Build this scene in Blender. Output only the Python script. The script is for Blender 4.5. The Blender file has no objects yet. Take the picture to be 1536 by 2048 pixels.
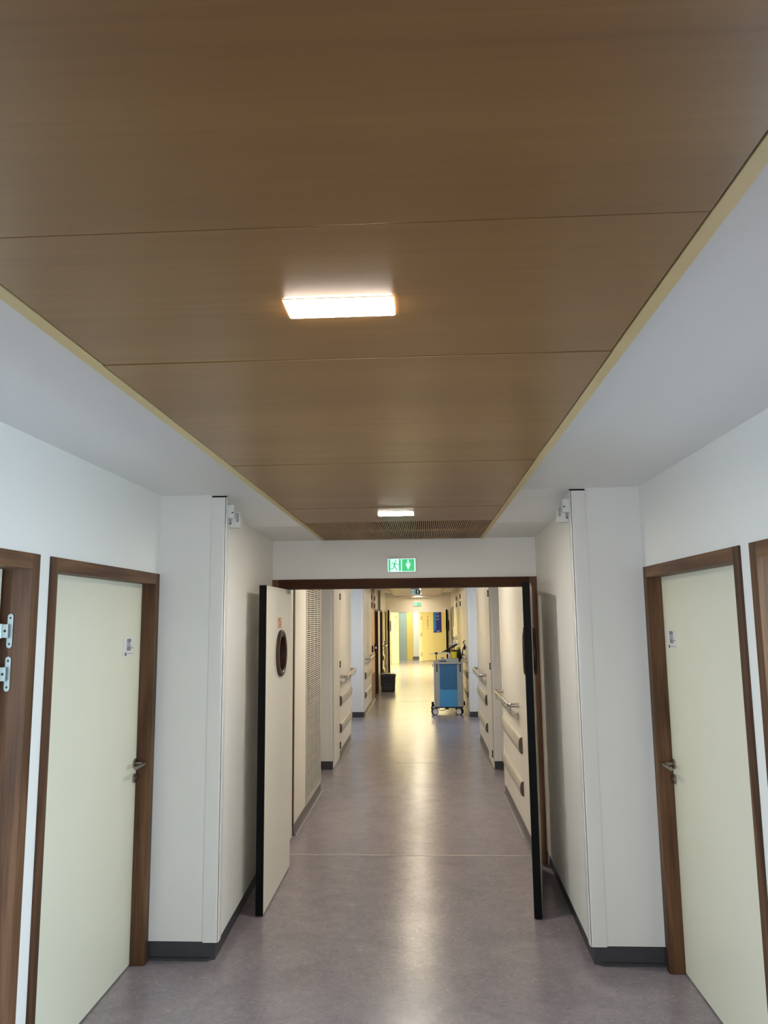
import bpy, bmesh, math, random
from mathutils import Vector, Matrix
random.seed(7)
scene = bpy.context.scene
COL = scene.collection
PI = math.pi

# ------------------------------------------------------------------ colour / materials
def lin(c):
    return tuple(((v / 255) / 12.92 if v / 255 <= 0.04045 else ((v / 255 + 0.055) / 1.055) ** 2.4) for v in c)

def new_mat(name):
    m = bpy.data.materials.new(name)
    m.use_nodes = True
    nt = m.node_tree
    b = nt.nodes['Principled BSDF']
    return m, nt, b

def pbr(name, rgb, rough=0.5, metal=0.0, spec=0.5, bump=0.0, bscale=200.0, vary=0.0, vscale=3.0):
    m, nt, b = new_mat(name)
    c = lin(rgb)
    b.inputs['Base Color'].default_value = (*c, 1)
    b.inputs['Roughness'].default_value = rough
    b.inputs['Metallic'].default_value = metal
    b.inputs['Specular IOR Level'].default_value = spec
    tc = nt.nodes.new('ShaderNodeTexCoord')
    if vary > 0:
        n = nt.nodes.new('ShaderNodeTexNoise')
        n.inputs['Scale'].default_value = vscale
        n.inputs['Detail'].default_value = 4
        nt.links.new(tc.outputs['Object'], n.inputs['Vector'])
        r = nt.nodes.new('ShaderNodeValToRGB')
        r.color_ramp.elements[0].position = 0.3
        r.color_ramp.elements[1].position = 0.7
        r.color_ramp.elements[0].color = (*[x * (1 - vary) for x in c], 1)
        r.color_ramp.elements[1].color = (*[min(1, x * (1 + vary)) for x in c], 1)
        nt.links.new(n.outputs['Fac'], r.inputs['Fac'])
        nt.links.new(r.outputs['Color'], b.inputs['Base Color'])
    if bump > 0:
        n2 = nt.nodes.new('ShaderNodeTexNoise')
        n2.inputs['Scale'].default_value = bscale
        n2.inputs['Detail'].default_value = 3
        nt.links.new(tc.outputs['Object'], n2.inputs['Vector'])
        bp = nt.nodes.new('ShaderNodeBump')
        bp.inputs['Strength'].default_value = bump
        bp.inputs['Distance'].default_value = 0.002
        nt.links.new(n2.outputs['Fac'], bp.inputs['Height'])
        nt.links.new(bp.outputs['Normal'], b.inputs['Normal'])
    return m

def wood(name, dark, mid, light, axis, rough=0.45, fine=60.0, along=1.6, spec=0.4, flecks=0.35):
    """procedural veneer: streaks stretched along one axis"""
    m, nt, b = new_mat(name)
    tc = nt.nodes.new('ShaderNodeTexCoord')
    mp = nt.nodes.new('ShaderNodeMapping')
    s = [fine] * 3
    s[axis] = along
    mp.inputs['Scale'].default_value = s
    nt.links.new(tc.outputs['Object'], mp.inputs['Vector'])
    n = nt.nodes.new('ShaderNodeTexNoise')
    n.inputs['Scale'].default_value = 1.0
    n.inputs['Detail'].default_value = 6
    n.inputs['Roughness'].default_value = 0.6
    n.inputs['Distortion'].default_value = 0.4
    nt.links.new(mp.outputs['Vector'], n.inputs['Vector'])
    mp2 = nt.nodes.new('ShaderNodeMapping')
    s2 = [fine * 0.12] * 3
    s2[axis] = along * 0.45
    mp2.inputs['Scale'].default_value = s2
    nt.links.new(tc.outputs['Object'], mp2.inputs['Vector'])
    n2 = nt.nodes.new('ShaderNodeTexNoise')
    n2.inputs['Scale'].default_value = 1.0
    n2.inputs['Detail'].default_value = 3
    n2.inputs['Distortion'].default_value = 0.8
    nt.links.new(mp2.outputs['Vector'], n2.inputs['Vector'])
    mx = nt.nodes.new('ShaderNodeMix')
    mx.data_type = 'FLOAT'
    mx.inputs[0].default_value = flecks
    nt.links.new(n2.outputs['Fac'], mx.inputs[2])
    nt.links.new(n.outputs['Fac'], mx.inputs[3])
    r = nt.nodes.new('ShaderNodeValToRGB')
    cr = r.color_ramp
    cr.elements[0].position = 0.34
    cr.elements[0].color = (*lin(dark), 1)
    cr.elements[1].position = 0.66
    cr.elements[1].color = (*lin(light), 1)
    e = cr.elements.new(0.5)
    e.color = (*lin(mid), 1)
    nt.links.new(mx.outputs[0], r.inputs['Fac'])
    nt.links.new(r.outputs['Color'], b.inputs['Base Color'])
    b.inputs['Roughness'].default_value = rough
    b.inputs['Specular IOR Level'].default_value = spec
    bp = nt.nodes.new('ShaderNodeBump')
    bp.inputs['Strength'].default_value = 0.12
    bp.inputs['Distance'].default_value = 0.001
    nt.links.new(n.outputs['Fac'], bp.inputs['Height'])
    nt.links.new(bp.outputs['Normal'], b.inputs['Normal'])
    return m

def emit(name, rgb, strength, raw=False, dark=False):
    m, nt, b = new_mat(name)
    c = rgb if raw else lin(rgb)
    b.inputs['Base Color'].default_value = (*[v * (.12 if dark else 1) for v in c], 1)
    b.inputs['Emission Color'].default_value = (*c, 1)
    b.inputs['Emission Strength'].default_value = strength
    b.inputs['Roughness'].default_value = 0.4
    return m

def floor_mat():
    m, nt, b = new_mat('marmoleum_grey')
    tc = nt.nodes.new('ShaderNodeTexCoord')
    def noise(scale, detail, dist=0.0, rough=0.6):
        n = nt.nodes.new('ShaderNodeTexNoise')
        n.inputs['Scale'].default_value = scale
        n.inputs['Detail'].default_value = detail
        n.inputs['Distortion'].default_value = dist
        n.inputs['Roughness'].default_value = rough
        nt.links.new(tc.outputs['Object'], n.inputs['Vector'])
        return n
    n1 = noise(3.2, 6, 1.5)
    n2 = noise(34, 6, 1.2, 0.7)
    n3 = noise(17, 3, 2.5)
    r = nt.nodes.new('ShaderNodeValToRGB')
    r.color_ramp.elements[0].position = 0.32
    r.color_ramp.elements[1].position = 0.68
    r.color_ramp.elements[0].color = (*lin((124, 116, 124)), 1)
    r.color_ramp.elements[1].color = (*lin((157, 148, 153)), 1)
    mx = nt.nodes.new('ShaderNodeMix')
    mx.data_type = 'FLOAT'
    mx.inputs[0].default_value = 0.6
    nt.links.new(n1.outputs['Fac'], mx.inputs[2])
    nt.links.new(n2.outputs['Fac'], mx.inputs[3])
    nt.links.new(mx.outputs[0], r.inputs['Fac'])
    r3 = nt.nodes.new('ShaderNodeValToRGB')
    r3.color_ramp.elements[0].position = 0.62
    r3.color_ramp.elements[1].position = 0.74
    r3.color_ramp.elements[0].color = (0, 0, 0, 1)
    r3.color_ramp.elements[1].color = (0.5, 0.5, 0.5, 1)
    nt.links.new(n3.outputs['Fac'], r3.inputs['Fac'])
    mc = nt.nodes.new('ShaderNodeMix')
    mc.data_type = 'RGBA'
    nt.links.new(r3.outputs['Color'], mc.inputs[0])
    nt.links.new(r.outputs['Color'], mc.inputs[6])
    mc.inputs[7].default_value = (*lin((180, 172, 176)), 1)
    nt.links.new(mc.outputs[2], b.inputs['Base Color'])
    b.inputs['Roughness'].default_value = 0.24
    b.inputs['Specular IOR Level'].default_value = 0.5
    n4 = noise(5, 2)
    bp = nt.nodes.new('ShaderNodeBump')
    bp.inputs['Strength'].default_value = 0.05
    bp.inputs['Distance'].default_value = 0.01
    nt.links.new(n4.outputs['Fac'], bp.inputs['Height'])
    nt.links.new(bp.outputs['Normal'], b.inputs['Normal'])
    return m

M = {}
M['wall'] = pbr('white_paint', (227, 225, 220), 0.55, bump=0.08, bscale=260)
M['ceil'] = pbr('white_ceiling_paint', (226, 226, 224), 0.8, bump=0.05, bscale=300)
M['clad'] = pbr('cream_wall_cladding', (238, 232, 219), 0.4, vary=0.02, vscale=2)
M['leaf'] = pbr('cream_laminate', (222, 219, 198), 0.42, vary=0.015, vscale=2.5, bump=0.04, bscale=400)
M['swing'] = pbr('white_laminate', (240, 236, 226), 0.38, vary=0.015)
M['guard'] = pbr('white_pvc_guard', (226, 223, 217), 0.25)
M['floor'] = floor_mat()
M['skirt'] = pbr('charcoal_skirting', (60, 60, 63), 0.45, vary=0.08, vscale=30)
M['skirt2'] = pbr('grey_coved_skirting', (104, 97, 96), 0.4, vary=0.08, vscale=30)
M['bead'] = pbr('cream_weld_bead', (186, 180, 170), 0.4)
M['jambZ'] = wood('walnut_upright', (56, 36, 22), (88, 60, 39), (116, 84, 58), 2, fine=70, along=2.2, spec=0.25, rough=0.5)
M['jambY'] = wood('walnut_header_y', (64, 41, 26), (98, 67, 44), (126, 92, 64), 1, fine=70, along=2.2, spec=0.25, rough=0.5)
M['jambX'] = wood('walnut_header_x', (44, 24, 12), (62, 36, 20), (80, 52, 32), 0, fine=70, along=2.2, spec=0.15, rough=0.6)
M['raft'] = wood('veneer_ceiling', (121, 86, 43), (130, 94, 49), (139, 103, 56), 0, rough=0.34, fine=45, along=1.1, spec=0.6, flecks=0.4)
M['rtrim'] = pbr('pale_beech_edge', (196, 174, 124), 0.45, vary=0.04, vscale=8)
M['slat'] = wood('veneer_slats', (150, 116, 74), (164, 128, 84), (176, 140, 96), 1, rough=0.4, fine=45, along=1.5)
M['dark'] = pbr('black_void', (16, 15, 14), 0.8)
M['gap'] = pbr('dark_joint', (52, 36, 26), 0.7)
M['black'] = pbr('black_edge_lipping', (7, 7, 7), 0.6, spec=0.15)
M['brownjoint'] = pbr('brown_joint', (72, 40, 26), 0.6)
M['rubber'] = pbr('black_rubber', (22, 22, 23), 0.6)
M['steel'] = pbr('brushed_stainless', (196, 192, 184), 0.24, metal=1.0)
M['steel_d'] = pbr('satin_nickel', (150, 142, 132), 0.35, metal=1.0)
M['zinc'] = pbr('zinc_hinge', (150, 160, 160), 0.45, metal=0.85)
M['bump'] = pbr('beige_bumper_vinyl', (196, 188, 170), 0.42, vary=0.02)
M['bumpcap'] = pbr('taupe_bumper_cap', (92, 82, 72), 0.5)
M['louv'] = pbr('beige_metal_louvre', (196, 191, 180), 0.42)
M['filter'] = pbr('grey_brown_filter', (96, 88, 76), 0.8)
M['white'] = pbr('white_plastic', (222, 220, 216), 0.35)
M['greyp'] = pbr('grey_plastic', (150, 150, 148), 0.45)
M['sensor_grey'] = pbr('grey_lens', (160, 160, 158), 0.3)
M['signgrey'] = pbr('sign_grey', (128, 126, 128), 0.5)
M['signdark'] = pbr('sign_dark_grey', (88, 86, 90), 0.5)
M['orange'] = pbr('orange_print', (214, 128, 92), 0.5)
M['cartgrey'] = pbr('cart_grey', (160, 160, 157), 0.4)
M['cartblue'] = pbr('cart_blue', (66, 146, 196), 0.4)
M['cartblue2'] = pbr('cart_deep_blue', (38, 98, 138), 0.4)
M['bin'] = pbr('black_bin_plastic', (34, 35, 40), 0.4)
M['bin2'] = pbr('dark_grey_plastic', (62, 62, 64), 0.45)
M['yellow'] = pbr('yellow_plastic', (226, 206, 40), 0.35)
M['bluegrey'] = pbr('blue_grey_plastic', (128, 150, 176), 0.4)
M['salmon'] = pbr('salmon_door', (226, 184, 146), 0.4)
M['redbrown'] = pbr('red_brown_panel', (134, 84, 70), 0.45)
M['darkwood'] = wood('dark_walnut', (34, 20, 12), (52, 32, 20), (68, 44, 30), 2, fine=60, along=2.0)
M['greydoor'] = pbr('grey_green_door', (140, 152, 146), 0.4, vary=0.05, vscale=2)
M['yellowwall'] = pbr('yellow_paint', (205, 180, 92), 0.5)
M['creamwall'] = pbr('pale_cream_paint', (240, 232, 190), 0.5)
M['posterblue'] = pbr('poster_blue', (22, 36, 180), 0.35)
M['postercyan'] = pbr('poster_bright_blue', (20, 140, 255), 0.35)
M['posterlight'] = pbr('poster_lettering', (150, 170, 235), 0.4)
M['red'] = pbr('red_disc', (214, 80, 52), 0.4)
M['lamp'] = emit('lamp_diffuser', (1.0, 0.93, 0.81), 84.0, raw=True)
M['lamp2'] = emit('lamp_diffuser_bright', (1.0, 0.93, 0.81), 92.0, raw=True)
M['lampnear'] = emit('lamp_diffuser_corridor', (1.0, 0.92, 0.78), 175.0, raw=True)
M['lampfar'] = emit('lamp_diffuser_warm', (1.0, 0.87, 0.66), 95.0, raw=True)
M['lampend'] = emit('lamp_diffuser_end', (1.0, 0.87, 0.66), 50.0, raw=True)
M['lampframe'] = pbr('lamp_trim', (232, 214, 170), 0.4)
M['exit_w'] = emit('exit_white', (214, 250, 250), 0.36, dark=True)
M['exit_g'] = emit('exit_green', (24, 196, 110), 0.36, dark=True)
M['led'] = emit('blue_white_led', (190, 190, 255), 3.0)

def glass_mat():
    m, nt, b = new_mat('clear_glass')
    b.inputs['Base Color'].default_value = (0.9, 0.95, 0.93, 1)
    b.inputs['Roughness'].default_value = 0.02
    b.inputs['Transmission Weight'].default_value = 1.0
    b.inputs['IOR'].default_value = 1.45
    return m
M['glass'] = glass_mat()

# ------------------------------------------------------------------ mesh builder
class MB:
    def __init__(self):
        self.v, self.f = [], []
    def add(self, vs, fs):
        o = len(self.v)
        self.v += [tuple(p) for p in vs]
        self.f += [tuple(i + o for i in f) for f in fs]
        return self
    def box(self, x0, x1, y0, y1, z0, z1):
        if x0 > x1: x0, x1 = x1, x0
        if y0 > y1: y0, y1 = y1, y0
        if z0 > z1: z0, z1 = z1, z0
        vs = [(x0, y0, z0), (x1, y0, z0), (x1, y1, z0), (x0, y1, z0), (x0, y0, z1), (x1, y0, z1), (x1, y1, z1), (x0, y1, z1)]
        return self.add(vs, [(0, 3, 2, 1), (4, 5, 6, 7), (0, 1, 5, 4), (1, 2, 6, 5), (2, 3, 7, 6), (3, 0, 4, 7)])
    def prism(self, poly, z0, z1):
        """poly: list of (x, y), extruded in z"""
        n = len(poly)
        vs = [(x, y, z0) for x, y in poly] + [(x, y, z1) for x, y in poly]
        fs = [tuple(range(n - 1, -1, -1)), tuple(range(n, 2 * n))]
        fs += [(i, (i + 1) % n, n + (i + 1) % n, n + i) for i in range(n)]
        return self.add(vs, fs)
    def extr(self, prof, a, b, fn):
        """profile of 2-D points extruded from a to b; fn(p, q, t) -> xyz"""
        n = len(prof)
        vs = [fn(p, q, a) for p, q in prof] + [fn(p, q, b) for p, q in prof]
        fs = [tuple(range(n)), tuple(range(2 * n - 1, n - 1, -1))]
        fs += [(i, n + i, n + (i + 1) % n, (i + 1) % n) for i in range(n)]
        return self.add(vs, fs)
    def sweep(self, pts, r, seg=12, cap=True):
        pts = [Vector(p) for p in pts]
        n = len(pts)
        rr = r if isinstance(r, (list, tuple)) else [r] * n
        tang = []
        for i in range(n):
            a = pts[max(0, i - 1)]
            b = pts[min(n - 1, i + 1)]
            tang.append((b - a).normalized())
        up = Vector((0, 0, 1)) if abs(tang[0].z) < 0.9 else Vector((1, 0, 0))
        nrm = (up - tang[0] * up.dot(tang[0])).normalized()
        rings = []
        for i in range(n):
            t = tang[i]
            nrm = (nrm - t * nrm.dot(t)).normalized()
            bn = t.cross(nrm)
            rings.append([pts[i] + (nrm * math.cos(2 * PI * k / seg) + bn * math.sin(2 * PI * k / seg)) * rr[i] for k in range(seg)])
        vs = [p for ring in rings for p in ring]
        fs = []
        for i in range(n - 1):
            for k in range(seg):
                a = i * seg + k
                b = i * seg + (k + 1) % seg
                fs.append((a, b, b + seg, a + seg))
        if cap:
            fs.append(tuple(range(seg - 1, -1, -1)))
            fs.append(tuple((n - 1) * seg + k for k in range(seg)))
        return self.add(vs, fs)
    def cyl(self, p, q, r, seg=20, r2=None):
        return self.sweep([p, q], [r, r if r2 is None else r2], seg)
    def ring(self, c, ax, ro, ri, t0, t1, seg=56, lip=0.0):
        """flat ring around axis ax ('x'/'y') between t0..t1, rounded by lip at the t1 edge"""
        prof = [(ri, t0), (ro, t0), (ro, t1 - lip * (1 if t1 > t0 else -1)), (ro - lip, t1), (ri + lip, t1), (ri, t1 - lip * (1 if t1 > t0 else -1))]
        m = len(prof)
        vs, fs = [], []
        for k in range(seg):
            a = 2 * PI * k / seg
            for r, t in prof:
                u, w = r * math.cos(a), r * math.sin(a)
                vs.append((c[0] + t, c[1] + u, c[2] + w) if ax == 'x' else (c[0] + u, c[1] + t, c[2] + w))
        for k in range(seg):
            for j in range(m):
                fs.append((k * m + j, k * m + (j + 1) % m, ((k + 1) % seg) * m + (j + 1) % m, ((k + 1) % seg) * m + j))
        return self.add(vs, fs)
    def xf(self, fn):
        self.v = [tuple(fn(Vector(p))) for p in self.v]
        return self

OFF = {}
def obj(name, mb, mat, parent=None, bevel=0.0, smooth=False, base=None):
    me = bpy.data.meshes.new(name)
    off = Vector(OFF.get(parent.name, (0, 0, 0))) if parent else (Vector(base) if base else Vector((0, 0, 0)))
    me.from_pydata([tuple(Vector(p) - off) for p in mb.v], [], mb.f)
    me.materials.append(mat)
    bm = bmesh.new()
    bm.from_mesh(me)
    bmesh.ops.recalc_face_normals(bm, faces=bm.faces)
    if bevel > 0:
        ed = [e for e in bm.edges if len(e.link_faces) == 2 and e.calc_face_angle(0) > 0.6]
        bmesh.ops.bevel(bm, geom=ed, offset=bevel, segments=2, affect='EDGES', profile=0.6)
    bm.to_mesh(me)
    bm.free()
    if smooth:
        for p in me.polygons: p.use_smooth = True
        try: me.set_sharp_from_angle(angle=math.radians(40))
        except Exception: pass
    o = bpy.data.objects.new(name, me)
    COL.objects.link(o)
    OFF[o.name] = tuple(off)
    if parent: o.parent = parent
    elif base: o.location = base
    return o
def tag(o, label=None, cat=None, group=None, kind=None):
    if label: o['label'] = label
    if cat: o['category'] = cat
    if group: o['group'] = group
    if kind: o['kind'] = kind
    return o
def thing(name, loc, label, cat, group=None, kind=None):
    o = bpy.data.objects.new(name, None)
    o.empty_display_size = 0.1
    COL.objects.link(o)
    o.location = loc
    OFF[o.name] = tuple(loc)
    return tag(o, label, cat, group, kind)
def struct(name, mb, mat, label, cat, bevel=0.0, smooth=False):
    return tag(obj(name, mb, mat, bevel=bevel, smooth=smooth), label, cat, kind='structure')
def sroot(name, loc, label, cat):
    return thing(name, loc, label, cat, kind='structure')
def copy_tree(o, parent=None):
    c = o.copy()
    COL.objects.link(c)
    if parent: c.parent = parent
    for ch in list(o.children): copy_tree(ch, c)
    return c
def text_mb(s, size, fn, ext=0.0006):
    """filled lettering turned into mesh; fn maps (u, v, w) -> xyz"""
    cu = bpy.data.curves.new('tmp_text', 'FONT')
    cu.body = s
    cu.size = size
    cu.align_x = 'CENTER'
    cu.align_y = 'CENTER'
    cu.extrude = ext
    cu.resolution_u = 3
    to = bpy.data.objects.new('tmp_text', cu)
    COL.objects.link(to)
    bpy.context.view_layer.update()
    dg = bpy.context.evaluated_depsgraph_get()
    me = bpy.data.meshes.new_from_object(to.evaluated_get(dg))
    mb = MB()
    mb.add([fn(v.co.x, v.co.y, v.co.z) for v in me.vertices], [tuple(p.vertices) for p in me.polygons])
    bpy.data.objects.remove(to)
    bpy.data.curves.remove(cu)
    bpy.data.meshes.remove(me)
    return mb

# ------------------------------------------------------------------ main dimensions (metres; camera over the origin)
H = 1.83
WL, WR = -1.537, 1.243          # lobby side walls
CZ, RZ = 2.558, 2.447           # white ceiling, hanging wood raft
PY = 4.27                       # pillar fronts
DY = 5.91                       # double-door wall
CL, CR = -1.135, 0.822          # corridor walls beyond
FY = 22.6                       # far door wall
SK = 0.097

# ------------------------------------------------------------------ floor
struct('floor', MB().box(-5.2, 5.2, -5.0, 40, -0.1, 0), M['floor'], 'mottled mauve-grey linoleum floor running down the whole corridor', 'floor')
struct('trim_1', MB().box(-1.1, 0.80, 6.088, 6.103, 0, 0.0015), M['bead'], 'thin pale joint strip across the floor in the open double doorway', 'floor trim')
M['seam'] = pbr('grey_weld_seam', (142, 134, 130), 0.35)
struct('trim_2', MB().box(CL, CR, 9.79, 9.80, 0, 0.001), M['seam'], 'faint weld seam across the corridor floor near the first handrails', 'floor trim')
struct('trim_3', MB().box(CL, CR, 16.8, 16.81, 0, 0.001), M['seam'], 'faint weld seam across the corridor floor just behind the cart', 'floor trim')
struct('trim_4', MB().box(-1.0, 0.66, 22.84, 22.87, 0, 0.002), M['bead'], 'pale threshold strip across the floor of the far doorway', 'floor trim')

# ------------------------------------------------------------------ lobby shell
def side_wall(name, x_in, x_out, segs, label, z0=0.0):
    mb = MB()
    for y0, y1, a, b in segs: mb.box(x_in, x_out, y0, y1, a, b)
    return struct(name, mb, M['wall'], label, 'wall')
LOP = [(1.63, 2.897), (2.989, 4.255)]
ROP = [(1.598, 2.872), (2.967, 4.241)]
FT = 2.096
side_wall('wall_left', WL, -1.70, [(-4, LOP[0][0], 0, CZ + .05), (LOP[0][1], LOP[1][0], 0, CZ + .05), (LOP[1][1], PY, 0, CZ + .05), (LOP[0][0], LOP[0][1], FT, CZ + .05), (LOP[1][0], LOP[1][1], FT, CZ + .05)], 'white painted wall holding the two timber-framed doors on the left')
side_wall('wall_right', WR, 1.41, [(-4, ROP[0][0], 0, CZ + .05), (ROP[0][1], ROP[1][0], 0, CZ + .05), (ROP[1][1], PY, 0, CZ + .05), (ROP[0][0], ROP[0][1], FT, CZ + .05), (ROP[1][0], ROP[1][1], FT, CZ + .05)], 'white painted wall holding the two timber-framed doors on the right')
# pillars between lobby and double doors (slightly splayed returns), clear of the recessed skirting below
struct('wall_left_pillar', MB().prism([(WL - .16, PY), (-1.150, PY), (-1.206, DY + .14), (WL - .16, DY + .14)], SK, CZ + .05), M['wall'], 'white pillar to the left of the open double doors', 'pillar')
struct('wall_right_pillar', MB().prism([(WR + .16, PY), (0.856, PY), (0.894, DY + .14), (WR + .16, DY + .14)], SK, CZ + .05), M['wall'], 'white pillar to the right of the open double doors', 'pillar')
struct('baseboard_left', MB().prism([(WL - .1, PY + .012), (-1.166, PY + .012), (-1.220, DY + .1), (WL - .1, DY + .1)], 0, SK).prism([(WL + .002, PY - .006), (-1.205, PY - .006), (-1.185, PY + .012), (WL + .002, PY + .012)], 0, .014), M['skirt'], 'charcoal skirting at the foot of the left pillar', 'skirting')
struct('baseboard_right', MB().prism([(WR + .1, PY + .012), (0.872, PY + .012), (0.908, DY + .1), (WR + .1, DY + .1)], 0, SK).prism([(WR - .002, PY - .006), (0.911, PY - .006), (0.891, PY + .012), (WR - .002, PY + .012)], 0, .014), M['skirt'], 'charcoal skirting at the foot of the right pillar', 'skirting')
# corner guards with a rounded nose
def guard(name, xc, y, sx, z0, z1, label, wing=0.082, t=0.004, wing2=0.06, slope=0.0):
    """L-shaped vinyl guard on the corner (xc, y): wings along -sx*x and +y"""
    r = 0.018
    pts = [(xc - sx * wing, y), (xc - sx * wing, y - t)]
    for k in range(7):
        a = PI / 2 * k / 6
        pts.append((xc + sx * (t - r) + sx * r * math.sin(a), y - t + r - r * math.cos(a)))
    pts += [(xc + sx * (t + slope * wing2), y + wing2), (xc + sx * slope * wing2, y + wing2), (xc, y)]
    return struct(name, MB().prism(pts, z0, z1), M['guard'], label, 'corner guard', smooth=True)
guard('trim_5', -1.150, PY, 1, SK - .004, CZ - .016, 'white vinyl corner guard on the left pillar', slope=-.034)
guard('trim_6', 0.856, PY, -1, SK - .004, CZ - .016, 'white vinyl corner guard on the right pillar', slope=-.024)
struct('trim_7', MB().box(-1.232, -1.144, PY - .004, PY, CZ - .014, CZ - .006), M['black'], 'dark gap above the corner guard of the left pillar', 'joint')
struct('trim_8', MB().box(0.850, 0.938, PY - .004, PY, CZ - .014, CZ - .006), M['black'], 'dark gap above the corner guard of the right pillar', 'joint')
# ceiling: white slab; between the pillars it drops to the level of the raft
RXL, RXR = -0.803, 0.486
struct('ceiling', MB().box(-1.75, 1.45, -4, 22.5, CZ, CZ + .1), M['ceil'], 'flat white ceiling above the hanging wood panels', 'ceiling')
def drop(x0, x1):
    mb = MB()
    prof = [(PY, CZ), (4.95, RZ + .003), (DY, RZ + .003), (DY, CZ)]
    mb.extr(prof, x0, x1, lambda p, q, t: (t, p, q))
    return mb
struct('ceiling_drop', MB().add(*(lambda m: (m.v, m.f))(drop(-1.26, RXL - .002))).add(*(lambda m: (m.v, m.f))(drop(RXR + .002, 0.94))), M['ceil'], 'white ceiling sloping down between the pillars to the double doors', 'ceiling')
# double-door wall
struct('wall_front', MB().box(-1.30, 1.0, DY, DY + .14, 2.139, CZ + .02).box(-1.6, -1.208, DY, DY + .14, 0, 2.139).box(0.896, 1.35, DY, DY + .14, 0, 2.139), M['wall'], 'white wall above the open double doors carrying the lit exit sign', 'wall')

# ------------------------------------------------------------------ hanging wood raft
def raft(y_start, seams, y_end, gy0, gy1, label, end_trim=False):
    root = thing('ceiling_raft', (-0.157, (y_start + y_end) / 2, RZ), label, 'wood ceiling')
    x0, x1 = -0.7686, 0.4538
    ys = [y_start] + [s for s in seams if y_start < s < (gy0 or y_end)] + [gy0 or y_end]
    for i in range(len(ys) - 1):
        a, b = ys[i] + .0012, ys[i + 1] - .0012
        sag = 0.0016 * (1 if i % 2 else -0.4)
        mb = MB().box(x0, x1, a, b, RZ, RZ + .018)
        # a hair of tilt per panel, as in the photographed seams
        mb.v = [(x, y, z + sag * ((y - a) / (b - a))) for x, y, z in mb.v]
        obj('wood_panel', mb, M['raft'], root, bevel=.001)
    for sx, xa, xb in ((-1, RXL, x0 - .004), (1, x1 + .004, RXR)):
        mb = MB()
        joints = [y_start, 1.926, 4.3, y_end] if y_start < 0 else [y_start, y_end]
        for i in range(len(joints) - 1):
            mb.box(xa, xb, joints[i] + .0008, joints[i + 1] - .0008, RZ - .001, RZ + .03)
        obj('edge_trim', mb, M['rtrim'], root)
    obj('backing', MB().box(x0 - .006, x1 + .006, y_start, y_end, RZ + .022, RZ + .03), M['gap'], root)
    if gy0:
        mid = (gy0 + gy1) / 2
        for a, b in ((gy0 + .002, mid - .003), (mid + .003, gy1)):
            mb = MB()
            n = 94
            w = (x1 - x0) / n
            for k in range(n):
                xx = x0 + (k + .5) * w
                mb.box(xx - w * .27, xx + w * .27, a, b, RZ, RZ + .004)
            for yy in (a, b - .006):
                mb.box(x0, x1, yy, yy + .006, RZ + .0005, RZ + .0135)
            g = obj('slotted_grille', mb, M['slat'], root)
            obj('grille_backing', MB().box(x0, x1, a, b, RZ + .0145, RZ + .0205), M['dark'], g)
    return root
sm = [1.097 + .612 * k for k in range(-9, 7)]
raft(-3.9, sm, 5.895, 4.77, 5.885, 'long brown wood-veneer ceiling raft overhead in the lobby, ending in a slotted grille')
raft(6.06, [6.06 + .613 * k for k in range(1, 27)], 22.18, None, None, 'pale wood ceiling raft of the far corridor seen through the doorway')

def ceiling_light(y, label, mat, group=None, w=0.21, l=0.084):
    cx = -0.155
    root = thing('ceiling_light', (cx, y, RZ), label, 'ceiling light', group)
    fr = MB()
    e = .004
    fr.box(cx - w / 2 - e, cx + w / 2 + e, y - l / 2 - e, y - l / 2, RZ - .003, RZ - .0005)
    fr.box(cx - w / 2 - e, cx + w / 2 + e, y + l / 2, y + l / 2 + e, RZ - .003, RZ - .0005)
    fr.box(cx - w / 2 - e, cx - w / 2, y - l / 2, y + l / 2, RZ - .003, RZ - .0005)
    fr.box(cx + w / 2, cx + w / 2 + e, y - l / 2, y + l / 2, RZ - .003, RZ - .0005)
    obj('frame', fr, M['lampframe'], root)
    obj('diffuser', MB().box(cx - w / 2, cx + w / 2, y - l / 2, y + l / 2, RZ - .0042, RZ - .0005), mat, root)
    return root
ceiling_light(1.406, 'bright rectangular ceiling light in the wood panel nearest the viewer', M['lamp'])
ceiling_light(4.43, 'small glowing ceiling light just before the slotted ceiling grille', M['lamp2'])
for y in (7.45, 10.47, 13.5, 16.5, 19.5):
    ceiling_light(y, 'recessed ceiling light in the far corridor, hidden above the door header', M['lampnear'] if y < 8 else M['lampfar'], 'ceiling lights hidden past the double doors')
ceiling_light(22.06, 'glowing ceiling light at the far end, under the second exit sign', M['lampend'])

# ------------------------------------------------------------------ timber-framed side doors
def jamb_frame(root, s, xw, y0, y1, top, depth, name='door_frame'):
    """three-sided walnut frame; s=+1 faces +x (left wall) ; xw = wall plane"""
    xf, xb = xw + s * .010, xw - s * depth
    fw = .056
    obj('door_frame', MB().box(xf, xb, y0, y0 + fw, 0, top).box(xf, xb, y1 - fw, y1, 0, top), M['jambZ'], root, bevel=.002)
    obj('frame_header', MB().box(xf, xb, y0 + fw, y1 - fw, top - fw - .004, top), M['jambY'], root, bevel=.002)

def lever_handle(parent, x, y, z, s, d):
    """s: side the handle sticks out to (+1 = +x); d: direction of the lever along y"""
    h = obj('door_handle', MB().sweep([(x, y, z), (x + s * .045, y, z), (x + s * .056, y + d * .004, z), (x + s * .060, y + d * .016, z), (x + s * .060, y + d * .135, z)], .0095, 14), M['steel_d'], parent, smooth=True)
    obj('rose', MB().cyl((x, y, z), (x + s * .009, y, z), .026, 28), M['steel_d'], parent, smooth=True)
    obj('lock_escutcheon', MB().cyl((x, y, z - .078), (x + s * .012, y, z - .078), .025, 28).cyl((x + s * .012, y, z - .078), (x + s * .016, y, z - .078), .009, 16), M['steel_d'], parent, smooth=True)
    return h

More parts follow.
